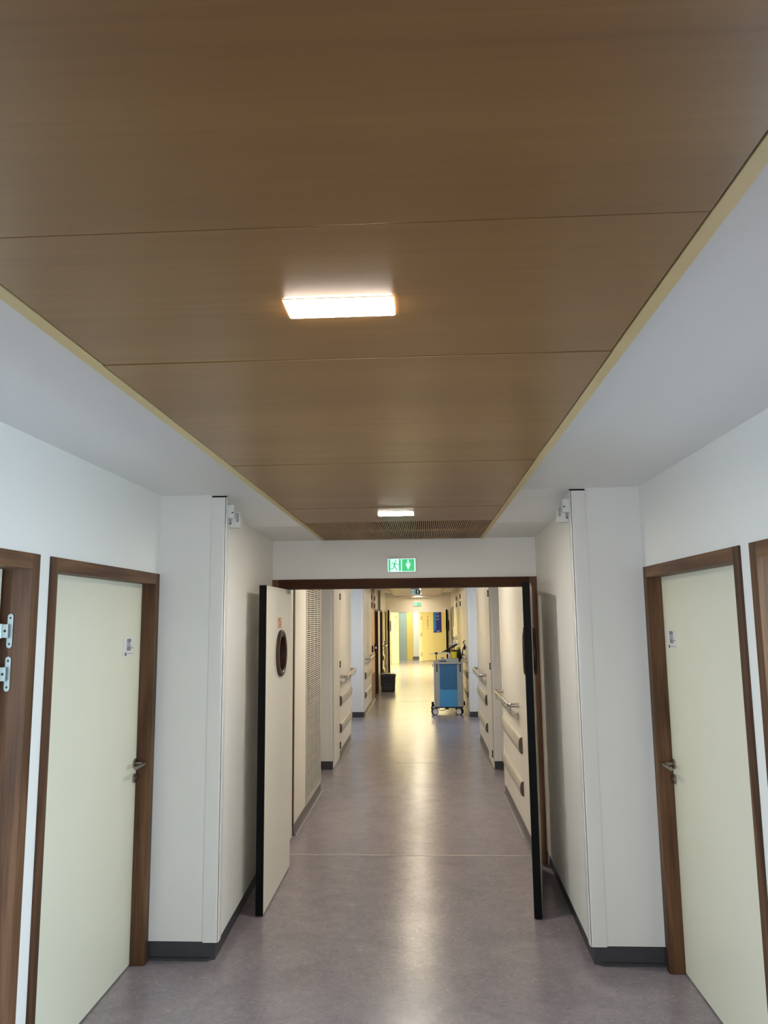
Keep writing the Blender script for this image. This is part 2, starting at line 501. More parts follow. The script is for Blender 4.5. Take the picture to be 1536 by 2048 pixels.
def room_sign(parent, s, xs, ya, yb, z0, z1, num, flip):
    """white plate with a grey square, the number and a small dark tab; u runs with reading direction"""
    w = abs(yb - ya)
    yc = (ya + yb) / 2
    zc = (z0 + z1) / 2
    hh = z1 - z0
    rd = flip                         # +1: reading direction is +y
    def at(u, v, t): return (xs + s * t, yc + rd * u, zc + v)
    def quad(mb, u0, u1, v0, v1, t0, t1):
        a, b = at(u0, v0, t0), at(u1, v1, t1)
        return mb.box(a[0], b[0], a[1], b[1], a[2], b[2])
    sg = obj('room_sign', quad(MB(), -w / 2, w / 2, -hh / 2, hh / 2, 0, .004), M['white'], parent, bevel=.0008)
    obj('number_field', quad(MB(), -.022, .034, -.022, .042, .004, .0046), M['signgrey'], sg)
    obj('room_number', text_mb(num, .036, lambda u, v, q: at(u + .006, v + .010, .0052 + q)), M['white'], sg)
    obj('sign_tab', quad(quad(MB(), -.046, -.026, -.048, -.030, .004, .0046), .050, .056, -.012, -.004, .004, .006), M['signdark'], sg)
    obj('sign_line', quad(MB(), -.022, w / 2, -.039, -.036, .004, .0046), M['signgrey'], sg)
    return sg

# left, closed
d1 = sroot('door_1', (WL, 3.62, 0), 'closed cream door in a walnut frame on the left wall, lever handle beside the pillar', 'door')
jamb_frame(d1, 1, WL, 2.989, 4.255, FT, .16)
lf = obj('door_leaf', MB().box(-1.606, -1.648, 3.047, 4.197, .008, 2.036), M['leaf'], d1, bevel=.002)
lever_handle(lf, -1.606, 4.172, 1.050, 1, -1)
room_sign(lf, 1, -1.606, 3.952, 4.080, 1.643, 1.737, '119', 1)
# right, closed
d2 = sroot('door_2', (WR, 3.60, 0), 'closed cream door in a walnut frame on the right wall, lever handle beside the pillar', 'door')
jamb_frame(d2, -1, WR, 2.967, 4.241, FT, .16)
lf = obj('door_leaf', MB().box(1.312, 1.354, 3.025, 4.183, .008, 2.036), M['leaf'], d2, bevel=.002)
lever_handle(lf, 1.312, 4.158, 1.048, -1, -1)
room_sign(lf, -1, 1.312, 4.002, 4.130, 1.655, 1.749, '112', -1)
# left, standing open (only its hinge side is in view)
d3 = sroot('door_3', (WL, 2.26, 0), 'open door at the left edge with two steel hinges on its walnut frame', 'door')
jamb_frame(d3, 1, WL, 1.63, 2.897, FT, .072)
obj('rebate', MB().box(-1.609, -1.70, 2.853, 2.897, 0, FT).box(-1.609, -1.70, 1.63, 1.674, 0, FT), M['jambZ'], d3)
obj('rebate_header', MB().box(-1.609, -1.70, 1.674, 2.853, FT - .045, FT), M['jambY'], d3)
lf = obj('door_leaf', MB().box(-1.650, -2.62, 2.800, 2.842, .008, 2.036), M['leaf'], d3, bevel=.002)
for zc in (1.795, 1.631):
    hb = MB()
    pr = []
    for k in range(9):
        a = PI * k / 8
        pr.append((.011 * math.cos(a), .055 + .011 * math.sin(a)))
    for k in range(9):
        a = PI + PI * k / 8
        pr.append((.011 * math.cos(a), -.055 + .011 * math.sin(a)))
    hb.extr(pr, 2.838, 2.8425, lambda p, q, t: (-1.604 + p, t, zc + q))
    h = obj('hinge', hb, M['zinc'], d3)
    obj('hinge_knuckle', MB().box(-1.606, -1.640, 2.828, 2.838, zc - .026, zc + .026).cyl((-1.640, 2.830, zc - .028), (-1.640, 2.830, zc + .028), .009, 16), M['zinc'], h)
    obj('screw', MB().cyl((-1.604, 2.8375, zc + .05), (-1.604, 2.8385, zc + .05), .004, 12).cyl((-1.604, 2.8375, zc - .05), (-1.604, 2.8385, zc - .05), .004, 12).cyl((-1.618, 2.8270, zc), (-1.618, 2.829, zc), .005, 12), M['dark'], h)
# right, standing open
d4 = sroot('door_4', (WR, 2.24, 0), 'open walnut-framed doorway at the right edge', 'door')
jamb_frame(d4, -1, WR, 1.598, 2.872, FT, .16)
obj('door_leaf', MB().box(1.42, 2.35, 1.655, 1.697, .008, 2.036), M['leaf'], d4, bevel=.002)

# ------------------------------------------------------------------ open double doors
d5 = sroot('door_5', (-0.16, DY, 0), 'pair of white swing doors with round portholes standing open in a dark walnut frame', 'double door')
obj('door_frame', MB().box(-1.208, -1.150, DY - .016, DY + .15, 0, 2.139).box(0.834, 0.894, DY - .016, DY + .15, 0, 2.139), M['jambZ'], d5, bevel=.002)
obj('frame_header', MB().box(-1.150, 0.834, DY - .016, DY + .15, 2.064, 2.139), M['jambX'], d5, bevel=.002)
def swing_leaf(hinge, free, side, sticker, root=None, detail=True):
    """leaf from hinge point to free point (x, y) ; side=+1 the corridor-facing face is to the +normal"""
    hx, hy = hinge
    fx, fy = free
    L = math.hypot(fx - hx, fy - hy)
    u = Vector(((fx - hx) / L, (fy - hy) / L, 0))
    n = Vector((-u.y, u.x, 0)) * side
    T = .048
    def P(a, t, z): return Vector((hx, hy, 0)) + u * a + n * t + Vector((0, 0, z))
    ca, cz, ro = L - .495, 1.588, .163
    ri = ro - .033
    # slab with a true round hole: quads around the hole out to the rectangle
    mb = MB()
    seg = 64
    z0, z1 = .010, 2.050
    def edge_pt(ang):
        c, s = math.cos(ang), math.sin(ang)
        tx = ((L - .006 - ca) / c) if c > 1e-6 else ((0 - ca) / c if c < -1e-6 else 1e9)
        tz = ((z1 - cz) / s) if s > 1e-6 else ((z0 - cz) / s if s < -1e-6 else 1e9)
        t = min(tx, tz)
        return ca + c * t, cz + s * t
    angs = [2 * PI * k / seg for k in range(seg)] + [math.atan2(dz, dx) % (2 * PI) for dx in (L - .006 - ca, -ca) for dz in (z1 - cz, z0 - cz)]
    angs = sorted(angs)
    m = len(angs)
    vs = []
    for t in (0, T):
        for a in angs: vs.append(P(ca + ri * math.cos(a), t, cz + ri * math.sin(a)))
        for a in angs: vs.append(P(edge_pt(a)[0], t, edge_pt(a)[1]))
    fs = []
    for k in range(m):
        j = (k + 1) % m
        fs.append((k, j, m + j, m + k))
        fs.append((2 * m + k, 3 * m + k, 3 * m + j, 2 * m + j))
        fs.append((k, 2 * m + k, 2 * m + j, j))
        fs.append((m + k, m + j, 3 * m + j, 3 * m + k))
    mb.add(vs, fs)
    leaf = obj('swing_leaf', mb, M['swing'], root)
    # black lipping all round the free edge
    q = [P(L - .006, -.0005, z0 - .002), P(L, .004, z0 - .002), P(L, T - .004, z0 - .002), P(L - .006, T + .0005, z0 - .002)]
    mb = MB().prism([(p.x, p.y) for p in q], z0 - .002, z1 + .001)
    obj('edge_lipping', mb, M['black'], leaf)
    # porthole rings on both faces, and the pane
    for t0, dirn in ((T, 1), (0, -1)):
        mb = MB()
        prof = [(ri - .004, 0), (ro, 0), (ro, .016), (ro - .007, .022), (ri + .006, .022), (ri - .004, .012)]
        k2 = len(prof)
        sg = 56
        vs, fs = [], []
        for k in range(sg):
            a = 2 * PI * k / sg
            for r, h in prof: vs.append(P(ca + r * math.cos(a), t0 + dirn * h, cz + r * math.sin(a)))
        for k in range(sg):
            for j in range(k2):
                fs.append((k * k2 + j, k * k2 + (j + 1) % k2, ((k + 1) % sg) * k2 + (j + 1) % k2, ((k + 1) % sg) * k2 + j))
        mb.add(vs, fs)
        obj('porthole_ring', mb, M['darkring'], leaf, smooth=True)
    vs, fs = [], []
    lp = [(ri - .001, -.018), (ri - .001, T + .018), (ri - .009, T + .018), (ri - .009, -.018)]
    for k in range(48):
        a = 2 * PI * k / 48
        for r, t in lp: vs.append(P(ca + r * math.cos(a), t, cz + r * math.sin(a)))
    for k in range(48):
        for j in range(4):
            fs.append((k * 4 + j, k * 4 + (j + 1) % 4, ((k + 1) % 48) * 4 + (j + 1) % 4, ((k + 1) % 48) * 4 + j))
    obj('porthole_lining', MB().add(vs, fs), M['darkwood'], leaf, smooth=True)
    vs = []
    for t in (T / 2 - .004, T / 2 + .004):
        for k in range(48):
            a = 2 * PI * k / 48
            vs.append(P(ca + (ri - .0085) * math.cos(a), t, cz + (ri - .0085) * math.sin(a)))
    fs = [tuple(range(48)), tuple(range(95, 47, -1))] + [(k, (k + 1) % 48, 48 + (k + 1) % 48, 48 + k) for k in range(48)]
    obj('porthole_glass', MB().add(vs, fs), M['glass'], leaf)
    if sticker:
        def rect(a0, a1, za, zb, t):
            return [P(a0, T + t, za), P(a1, T + t, za), P(a1, T + t, zb), P(a0, T + t, zb), P(a0, T, za), P(a1, T, za), P(a1, T, zb), P(a0, T, zb)]
        BX = [(0, 1, 2, 3), (7, 6, 5, 4), (0, 4, 5, 1), (1, 5, 6, 2), (2, 6, 7, 3), (3, 7, 4, 0)]
        c = ca + .035
        st = obj('notice_sticker', MB().add(rect(c - .075, c + .075, 1.765, 1.840, .0008), BX), M['stickerbase'], leaf)
        mb = MB()
        mb.add(rect(c - .062, c + .050, 1.800, 1.836, .0014), BX)
        mb.add(rect(c - .062, c + .070, 1.768, 1.776, .0014), BX)
        mb.add(rect(c - .060, c - .030, 1.780, 1.796, .0014), BX)
        mb.add(rect(c - .020, c + .030, 1.780, 1.796, .0014), BX)
        obj('sticker_print', mb, M['orange'], st)
        mb = MB()
        mb.add(rect(c - .052, c - .018, 1.812, 1.832, .0018), BX)
        mb.add(rect(c - .010, c + .040, 1.806, 1.812, .0018), BX)
        obj('sticker_symbol', mb, M['stickerbase'], st)
    if detail:
        mb = MB()
        for zc in (.25, 1.05, 1.86):
            mb.cyl(P(-.006, T / 2, zc - .045), P(-.006, T / 2, zc + .045), .009, 14)
        obj('hinge', mb, M['steel_d'], leaf)
        a0 = .10
        if sticker:
            q = [P(a0, T, 0), P(a0 + .12, T, 0), P(a0 + .12, T + .012, 0), P(a0, T + .012, 0)]
            obj('closer_bracket', MB().prism([(p.x, p.y) for p in q], 2.018, 2.046), M['zinc'], leaf)
    return leaf
M['darkring'] = wood('walnut_ring', (40, 25, 16), (58, 38, 25), (78, 54, 38), 2, fine=50, along=3, rough=0.4)
M['stickerbase'] = pbr('pale_sticker', (226, 206, 186), 0.5)
swing_leaf((-1.076, 5.792), (-1.076, 4.862), 1, True, d5)
swing_leaf((0.786, 5.785), (0.640, 4.862), 1, False, d5)

# ------------------------------------------------------------------ corridor beyond
def skirt(name, sidex, s, y0, y1, label, mat='skirt2'):
    """coved skirting under a wall plane; s=+1 wall faces +x"""
    prof = [(-.014, 0), (-.014, SK), (-.004, SK), (-.002, .03), (.004, .012), (.014, .002), (.014, 0)]
    return struct(name, MB().extr(prof, y0, y1, lambda p, q, t: (sidex + s * p, t, q)), M[mat], label, 'skirting')
def bead(name, sidex, s, y0, y1, label):
    return struct(name, MB().box(sidex + s * .014, sidex + s * .022, y0, y1, 0, .003), M['bead'], label, 'floor trim')
def wall_run(name, s, x, y0, y1, label, mat='clad', z0=SK, z1=CZ + .02, d=.10):
    return struct(name, MB().box(x, x - s * d, y0, y1, z0, z1), M[mat], label, 'wall')
def facing(name, y, xa, xb, label):
    """wall end facing back towards the viewer, with charcoal skirting"""
    struct(name, MB().box(xa, xb, y, y + .12, SK, CZ + .02), M['wall'], label, 'wall')
def facing_skirt(name, y, xa, xb, label):
    struct(name, MB().box(xa, xb, y + .01, y + .11, 0, SK).box(xa, xb, y - .006, y + .01, 0, .012), M['skirt'], label, 'skirting')

def flush_door(name, s, x, y0, y1, ztop, label, hinge_y=None, mat='clad', gap=0.016, z0=0.006):
    root = sroot(name, (x, (y0 + y1) / 2, 0), label, 'door')
    obj('door_leaf', MB().box(x, x - s * .04, y0 + gap, y1 - gap, z0, ztop), M[mat], root, bevel=.002)
    obj('door_lining', MB().box(x - s * .012, x - s * .05, y0, y0 + gap, 0, ztop).box(x - s * .012, x - s * .05, y1 - gap, y1, 0, ztop).box(x - s * .045, x - s * .1, y0, y1, 0, ztop + .0), M['gap'], root)
    if hinge_y:
        for zc in (.17, 1.22, 2.12):
            obj('hinge', MB().cyl((x + s * .007, hinge_y, zc - .042), (x + s * .007, hinge_y, zc - .002), .009, 12).cyl((x + s * .007, hinge_y, zc + .002), (x + s * .007, hinge_y, zc + .042), .009, 12).box(x, x + s * .003, hinge_y - .02, hinge_y + .02, zc - .042, zc + .042), M['hingedark'], root, smooth=True)
    return root
M['hingedark'] = pbr('dark_steel_hinge', (92, 88, 80), 0.35, metal=0.9)

# --- left side
struct('trim_22', MB().box(CL - .004, CL - .04, 6.555, 6.602, .09, CZ), M['brownjoint'], 'dark brown vertical joint strip beside the service door on the left', 'joint')
flush_door('door_6', 1, CL - .008, 6.08, 6.555, CZ - .004, 'narrow cream service door on the left just past the open double doors')
wall_run('wall_left_panel', 1, CL, 6.60, 7.21, 'cream wall panel between the service door and the louvred vent')
wall_run('wall_left_end', 1, CL - .001, 8.232, 8.262, 'end strip of the cream wall after the louvred vent')
struct('wall_left_vent_head', MB().box(CL, CL - .1, 7.21, 8.232, 2.32, CZ + .02).box(CL - .09, CL - .12, 7.21, 8.232, 0, 2.32), M['clad'], 'cream wall above the louvred vent', 'wall')
skirt('baseboard_left_corridor', CL, 1, 6.60, 8.26, 'grey coved skirting below the louvred vent')
bead('trim_9', CL, 1, 6.60, 8.26, 'pale bead along the floor below the louvred vent')
struct('wall_left_recess', MB().box(-1.95, -2.0, 8.0, 9.5, 0, CZ + .02).box(-1.95, CL - .1, 8.26, 8.30, 0, CZ + .02), M['wall'], 'white recess in the left wall after the louvred vent', 'wall')
facing('wall_front_left', 9.39, -1.99, CL, 'white wall end facing the viewer behind the louvred vent')
facing_skirt('baseboard_front_left', 9.39, -1.99, CL - .012, 'charcoal skirting at the wall end behind the louvred vent')
guard('trim_10', CL, 9.39, 1, SK, CZ - .01, 'corner guard on the wall end behind the louvred vent', wing=.06, wing2=.03)
flush_door('door_7', 1, CL + .002, 9.425, 10.105, CZ - .004, 'cream service door on the left, hinged beside the first left handrail', hinge_y=10.10)
wall_run('wall_left_rail', 1, CL, 10.11, 11.64, 'cream wall panel carrying the first left handrail')
skirt('baseboard_left_rail', CL, 1, 10.11, 11.64, 'grey coved skirting under the first left handrail')
bead('trim_11', CL, 1, 10.11, 11.64, 'pale bead along the floor under the first left handrail')
struct('trim_12', MB().box(CL, CL + .005, 11.575, 11.64, SK, CZ - .01), M['guard'], 'white corner guard at the end of the first left handrail wall', 'corner guard')
struct('wall_left_alcove', MB().box(-2.25, -2.3, 11.5, 14.3, 0, .9).box(-2.25, -2.3, 11.5, 14.3, 2.2, CZ + .02).box(-2.25, -2.3, 11.5, 12.1, .9, 2.2).box(-2.25, -2.3, 13.9, 14.3, .9, 2.2).box(-2.25, CL - .1, 11.64, 11.68, 0, CZ + .02), M['wall'], 'white recess in the left wall beyond the first left handrail', 'wall')
facing('wall_front_left_far', 14.18, -2.29, CL, 'blue-grey lit wall end facing the viewer beyond the first left handrail')
facing_skirt('baseboard_front_left_far', 14.18, -2.29, CL - .012, 'charcoal skirting at the wall end beyond the first left handrail')
guard('trim_13', CL, 14.18, 1, SK, CZ - .01, 'corner guard on the wall end beyond the first left handrail', wing=.07, wing2=.03)
wall_run('wall_left_switch', 1, CL, 14.3, 15.97, 'cream wall panel with the light switch above the second left handrail')
skirt('baseboard_left_switch', CL, 1, 14.3, 17.4, 'grey coved skirting under the second left handrail')
bead('trim_14', CL, 1, 14.2, 17.4, 'bright bead along the floor under the second left handrail')
wall_run('wall_left_strip', 1, CL, 15.99, 16.30, 'narrow cream wall strip before the salmon door')
wall_run('wall_left_over_doors', 1, CL, 17.40, FY, 'cream wall above the dark doorways on the left', z0=2.036)
# salmon service door with red-brown kick panel
d8 = sroot('door_8', (CL, 16.85, 0), 'salmon service door with a red-brown kick panel behind the second left handrail', 'door')
obj('door_leaf', MB().box(CL, CL - .04, 16.33, 17.37, .62, 2.036), M['salmon'], d8, bevel=.002)
obj('kick_panel', MB().box(CL + .001, CL - .04, 16.33, 17.37, SK, .618), M['redbrown'], d8)
obj('upper_panel', MB().box(CL + .001, CL - .04, 16.33, 17.37, 2.04, CZ), M['redbrown'], d8)
obj('door_lining', MB().box(CL - .012, CL - .1, 16.30, 16.33, SK, CZ).box(CL - .012, CL - .1, 17.37, 17.40, SK, CZ).box(CL - .045, CL - .1, 16.33, 17.37, SK, CZ), M['redbrown'], d8)
for yy in (16.36, 17.34):
    for zc in (2.11, 2.28):
        obj('hinge', MB().cyl((CL + .008, yy, zc - .05), (CL + .008, yy, zc + .05), .011, 10), M['black'], d8)
obj('keypad_lock', MB().box(CL, CL + .028, 16.40, 16.47, 1.09, 1.23), M['black'], d8, bevel=.003)
lk = obj('door_handle', MB().box(CL, CL + .03, 17.26, 17.34, 1.06, 1.24), M['black'], d8, bevel=.003)
obj('indicator_light', MB().box(CL + .030, CL + .032, 17.28, 17.32, 1.13, 1.17), M['led'], lk)
# two dark doorways and the white door
def dark_door(name, y0, y1, label):
    r = sroot(name, (CL, (y0 + y1) / 2, 0), label, 'door')
    obj('door_frame', MB().box(CL + .008, CL - .14, y0, y0 + .05, 0, 2.036).box(CL + .008, CL - .14, y1 - .05, y1, 0, 2.036).box(CL + .008, CL - .14, y0 + .05, y1 - .05, 1.985, 2.036), M['darkwood'], r)
    obj('door_leaf', MB().box(CL - .09, CL - .13, y0 + .05, y1 - .05, .006, 1.985), M['darkwood'], r)  # dark panel fills the opening, standing in for the unlit room behind
    return r
dark_door('door_9', 17.40, 18.58, 'dark walnut doorway on the left in front of the black bin')
dark_door('door_10', 19.44, 20.52, 'dark walnut doorway on the left above the black bin')
wall_run('wall_left_pier', 1, CL, 18.58, 19.44, 'narrow pale pier between the two dark doorways', z1=2.036, z0=0)
struct('trim_15', MB().box(CL, CL + .06, 18.80, 18.83, 2.0, 2.52).box(CL, CL + .012, 18.83, 19.40, 2.0, 2.52), M['greyp'], 'grey angled plate high on the pier between the dark doorways', 'wall plate')
wall_run('wall_left_last', 1, CL, 20.52, FY, 'last stretch of cream wall on the left, with handrail and bumpers', z1=2.036, z0=0)
d11 = sroot('door_11', (CL, 21.2, 0), 'narrow pale side panel above the last left handrail', 'door')
obj('door_frame', MB().box(CL, CL + .03, 21.35, 21.95, 1.15, 2.0), M['darkwood'], d11)
obj('door_leaf', MB().box(CL, CL + .034, 20.62, 21.30, 1.18, 1.98), M['creamwall'], d11)

# --- right side
wall_run('wall_right_rail', -1, CR, 6.05, 8.17, 'cream wall panel carrying the nearest right handrail')
skirt('baseboard_right_rail', CR, -1, 6.05, 8.17, 'grey coved skirting under the nearest right handrail')
bead('trim_16', CR, -1, 6.57, 8.15, 'pale bead along the floor under the nearest right handrail')
struct('trim_17', MB().box(CR, CR - .005, 8.08, 8.17, SK, CZ - .01), M['guard'], 'white corner guard at the end of the nearest right handrail wall', 'corner guard')
struct('wall_right_recess', MB().box(1.60, 1.65, 8.0, 9.5, 0, CZ + .02).box(1.65, CR + .1, 8.17, 8.21, 0, CZ + .02), M['wall'], 'white recess in the right wall after the nearest handrail', 'wall')
facing('wall_front_right', 9.39, CR, 1.65, 'white wall end facing the viewer behind the nearest right handrail')
facing_skirt('baseboard_front_right', 9.39, CR + .012, 1.65, 'charcoal skirting at the wall end behind the nearest right handrail')
guard('trim_18', CR, 9.39, -1, SK, CZ - .01, 'corner guard on the wall end behind the nearest right handrail', wing=.06, wing2=.03)
flush_door('door_12', -1, CR - .002, 9.425, 10.10, CZ - .004, 'cream service door on the right, hinged beside the wall end', hinge_y=9.45)
wall_run('wall_right_middle', -1, CR, 10.11, 11.64, 'cream wall panel carrying the middle right handrail')
skirt('baseboard_right_middle', CR, -1, 9.7, 11.64, 'grey coved skirting under the middle right handrail')
struct('trim_19', MB().box(CR, CR - .005, 11.575, 11.64, SK, CZ - .01), M['guard'], 'white corner guard at the end of the middle right handrail wall', 'corner guard')
struct('wall_right_alcove', MB().box(1.95, 2.0, 11.5, 14.3, 0, .9).box(1.95, 2.0, 11.5, 14.3, 2.2, CZ + .02).box(1.95, 2.0, 11.5, 12.1, .9, 2.2).box(1.95, 2.0, 13.9, 14.3, .9, 2.2).box(1.95, CR + .1, 11.64, 11.68, 0, CZ + .02), M['wall'], 'white recess in the right wall before the cart', 'wall')
facing('wall_front_right_far', 14.16, CR, 1.99, 'blue-grey lit wall end facing the viewer beside the cart')
facing_skirt('baseboard_front_right_far', 14.16, CR + .012, 1.99, 'charcoal skirting at the wall end beside the cart')
guard('trim_20', CR, 14.16, -1, SK, CZ - .01, 'corner guard on the wall end beside the cart', wing=.07, wing2=.03)
wall_run('wall_right_cart', -1, CR, 14.28, 16.5, 'cream wall behind the cart')
skirt('baseboard_right_cart', CR, -1, 14.28, 22.5, 'grey coved skirting on the right behind the cart')
bead('trim_21', CR, -1, 14.2, 16.5, 'bright bead along the floor beside the cart')
flush_door('door_13', -1, CR - .002, 16.5, 17.5, CZ - .004, 'cream service door with black hinges behind the cart', mat='creamwall')
flush_door('door_14', -1, CR - .002, 17.52, 18.52, CZ - .004, 'second cream service door with black hinges behind the cart', mat='creamwall')
for dn, yy in (('door_13', 16.53), ('door_14', 18.40)):
    for zc in (2.12, 2.28):
        obj('hinge', MB().cyl((CR - .01, yy, zc - .05), (CR - .01, yy, zc + .05), .011, 10), M['black'], bpy.data.objects[dn])
wall_run('wall_right_last', -1, CR, 18.52, FY, 'last stretch of cream wall on the right')
tag(obj('wall_board', MB().box(CR, CR - .02, 20.6, 22.1, 1.575, 2.115), M['greyp'], bevel=.003), 'grey notice board high on the right wall behind the cart', 'board')

# --- louvred vent
def louvre():
    y0, y1, z0, z1 = 7.215, 8.230, .092, 2.318
    r = thing('louvred_vent', (CL, (y0 + y1) / 2, z0), 'tall beige louvred vent panel on the left just past the double doors', 'vent')
    f = MB().box(CL - .05, CL + .006, y0, y0 + .045, z0, z1).box(CL - .05, CL + .006, y1 - .045, y1, z0, z1)
    f.box(CL - .05, CL + .006, y0 + .045, y1 - .045, z0, z0 + .035).box(CL - .05, CL + .006, y0 + .045, y1 - .045, z1 - .035, z1)
    obj('frame', f, M['louv'], r, bevel=.002)
    sl = MB()
    n = int((z1 - z0 - .07) / .0205)
    for k in range(n):
        z = z0 + .035 + (k + .5) * .0205
        prof = [(-.004, -.0042), (.001, -.0042), (.002, .0), (.001, .0038), (-.004, .0038)]
        sl.extr(prof, y0 + .045, y1 - .045, lambda p, q, t: (CL + p, t, z + q))
    obj('slats', sl, M['louv'], r)
    mu = MB()
    for q in (.27, .53, .78):
        yy = y0 + q * (y1 - y0)
        mu.box(CL - .034, CL + .001, yy - .012, yy + .012, z0 + .035, z1 - .035)
    obj('mullion', mu, M['louv'], r)
    ym = y0 + .53 * (y1 - y0)
    obj('filter', MB().box(CL - .05, CL - .040, y0 + .045, ym, z0 + .035, z1 - .035), M['filter'], r)
    obj('backing', MB().box(CL - .05, CL - .045, ym, y1 - .045, z0 + .035, z1 - .035), M['dark'], r)
    return r
louvre()

# --- handrails and bumper rails
def make_rail(length, label, nb=3):
    """local frame: wall plane x=0, rail runs +y, projects to +x"""
    r = thing('handrail', (0, 0, 0), label, 'handrail', 'steel handrails along the corridor')
    off, z = .085, 1.055
    pts = [(0, .02, z), (off * .45, .02, z)]
    for k in range(7):
        a = PI / 2 * k / 6
        pts.append((off * .45 + .045 * math.sin(a), .02 + .045 * (1 - math.cos(a)), z))
    pts.append((off * .45 + .0468, .10, z))
    for k in range(7):
        a = PI / 2 * k / 6
        pts.append((off * .45 + .045 * math.cos(a), length - .02 - .045 * (1 - math.sin(a)), z))
    pts += [(off * .45, length - .02, z), (0, length - .02, z)]
    obj('rail', MB().sweep(pts, .0205, 18), M['steel'], r, smooth=True)
    for i in range(nb):
        y = .08 + (length - .16) * i / (nb - 1)
        bx = MB()
        p = [(0, y, z - .085), (.03, y, z - .088), (.055, y, z - .084), (.074, y, z - .066), (.083, y, z - .04), (.083, y, z - .018)]
        bx.sweep(p, .006, 10)
        b = obj('bracket', bx, M['steel'], r, smooth=True)
        obj('wall_plate', MB().box(0, .006, y - .016, y + .016, z - .125, z - .065), M['steel_d'], b, bevel=.001)
    return r
def place_rail(length, x, y, s, label, nb=3):
    r = make_rail(length, label, nb)
    r.location = (x, y if s > 0 else y + length, 0)
    r.rotation_euler = (0, 0, 0 if s > 0 else PI)
    return r
place_rail(1.43, CL, 10.14, 1, 'steel handrail on the left wall, first one past the louvred vent')
place_rail(1.46, CL, 14.43, 1, 'steel handrail on the left wall beside the light switch')
place_rail(1.4, CL, 20.75, 1, 'far steel handrail on the left wall behind the black bin')
place_rail(1.32, CR, 6.74, -1, 'steel handrail on the right wall, right behind the open swing door')
place_rail(1.48, CR, 10.15, -1, 'steel handrail on the right wall, second one past the swing door')
place_rail(1.6, CR, 14.40, -1, 'steel handrail on the right wall behind the cart')

def make_bumper(length, hgt, label):
    r = thing('bumper_rail', (0, 0, 0), label, 'bumper rail', 'bumper rails along the corridor')
    prof = [(0, -hgt / 2)]
    for k in range(11):
        a = -PI / 2 + PI * k / 10
        prof.append((.004 + .026 * math.cos(a) ** .7 if abs(math.cos(a)) > 1e-6 else .004, hgt / 2 * math.sin(a)))
    prof.append((0, hgt / 2))
    obj('cover', MB().extr(prof, .02, length - .02, lambda p, q, t: (p, t, q)), M['bump'], r, smooth=True)
    for y0, y1 in ((0, .0195), (length - .0195, length)):
        obj('end_cap', MB().extr(prof, y0, y1, lambda p, q, t: (p * 1.02, t, q * 1.005)), M['bumpcap'], r, smooth=True)
    return r
def place_bumper(length, hgt, x, y, z, s, label):
    r = make_bumper(length, hgt, label)
    r.location = (x, y if s > 0 else y + length, z)
    r.rotation_euler = (0, 0, 0 if s > 0 else PI)
LN = {('L', 0): 'under the first left handrail past the louvred vent', ('L', 1): 'on the left wall below the light switch', ('L', 2): 'on the left wall behind the black bin',
      ('R', 0): 'on the right wall behind the open swing door', ('R', 1): 'under the second right handrail past the swing door', ('R', 2): 'on the right wall behind the cart'}
for side, x, s, runs in (('L', CL, 1, [(10.115, 1.44), (14.40, 1.55), (20.7, 1.4)]), ('R', CR, -1, [(6.60, 1.5), (10.12, 1.45), (14.40, 1.7)])):
    for i, (y, ln) in enumerate(runs):
        place_bumper(ln, .135, x, y, .738, s, 'upper beige bumper rail ' + LN[(side, i)])
        place_bumper(ln, .120, x, y, .383, s, 'lower beige bumper rail ' + LN[(side, i)])

# light switch
t = thing('light_switch', (CL, 15.05, 1.265), 'slim white switch plate on the left wall above the handrail', 'switch')
obj('plate', MB().box(CL, CL + .012, 15.0, 15.09, 1.19, 1.34), M['white'], t, bevel=.002)
obj('rocker', MB().box(CL + .012, CL + .016, 15.02, 15.07, 1.23, 1.30), M['white'], t)

# ------------------------------------------------------------------ far door wall and bulkhead
struct('wall_far', MB().box(-1.25, 0.95, FY, FY + .14, 2.0, CZ + .02).box(-1.25, -1.07, FY, FY + .14, 0, 2.0).box(0.74, .95, FY, FY + .14, 0, 2.0), M['clad'], 'cream wall above the far doorway', 'wall')
struct('ceiling_bulkhead', MB().box(CL, CR, 22.2, FY, 2.425, CZ), M['ceil'], 'boxed bulkhead above the far doorway', 'ceiling')
d15 = sroot('door_15', (-.16, FY, 0), 'far pair of swing doors standing open with black edges', 'double door')
obj('door_frame', MB().box(-1.07, -1.045, FY - .02, FY + .15, 0, 2.0).box(.715, .74, FY - .02, FY + .15, 0, 2.0).box(-1.045, .715, FY - .02, FY + .15, 1.985, 2.005), M['clad'], d15)
swing_leaf((-1.040, FY - .06), (-1.030, FY - .96), 1, False, d15, detail=False)
swing_leaf((0.706, FY - .06), (0.640, FY - .96), 1, False, d15, detail=False)

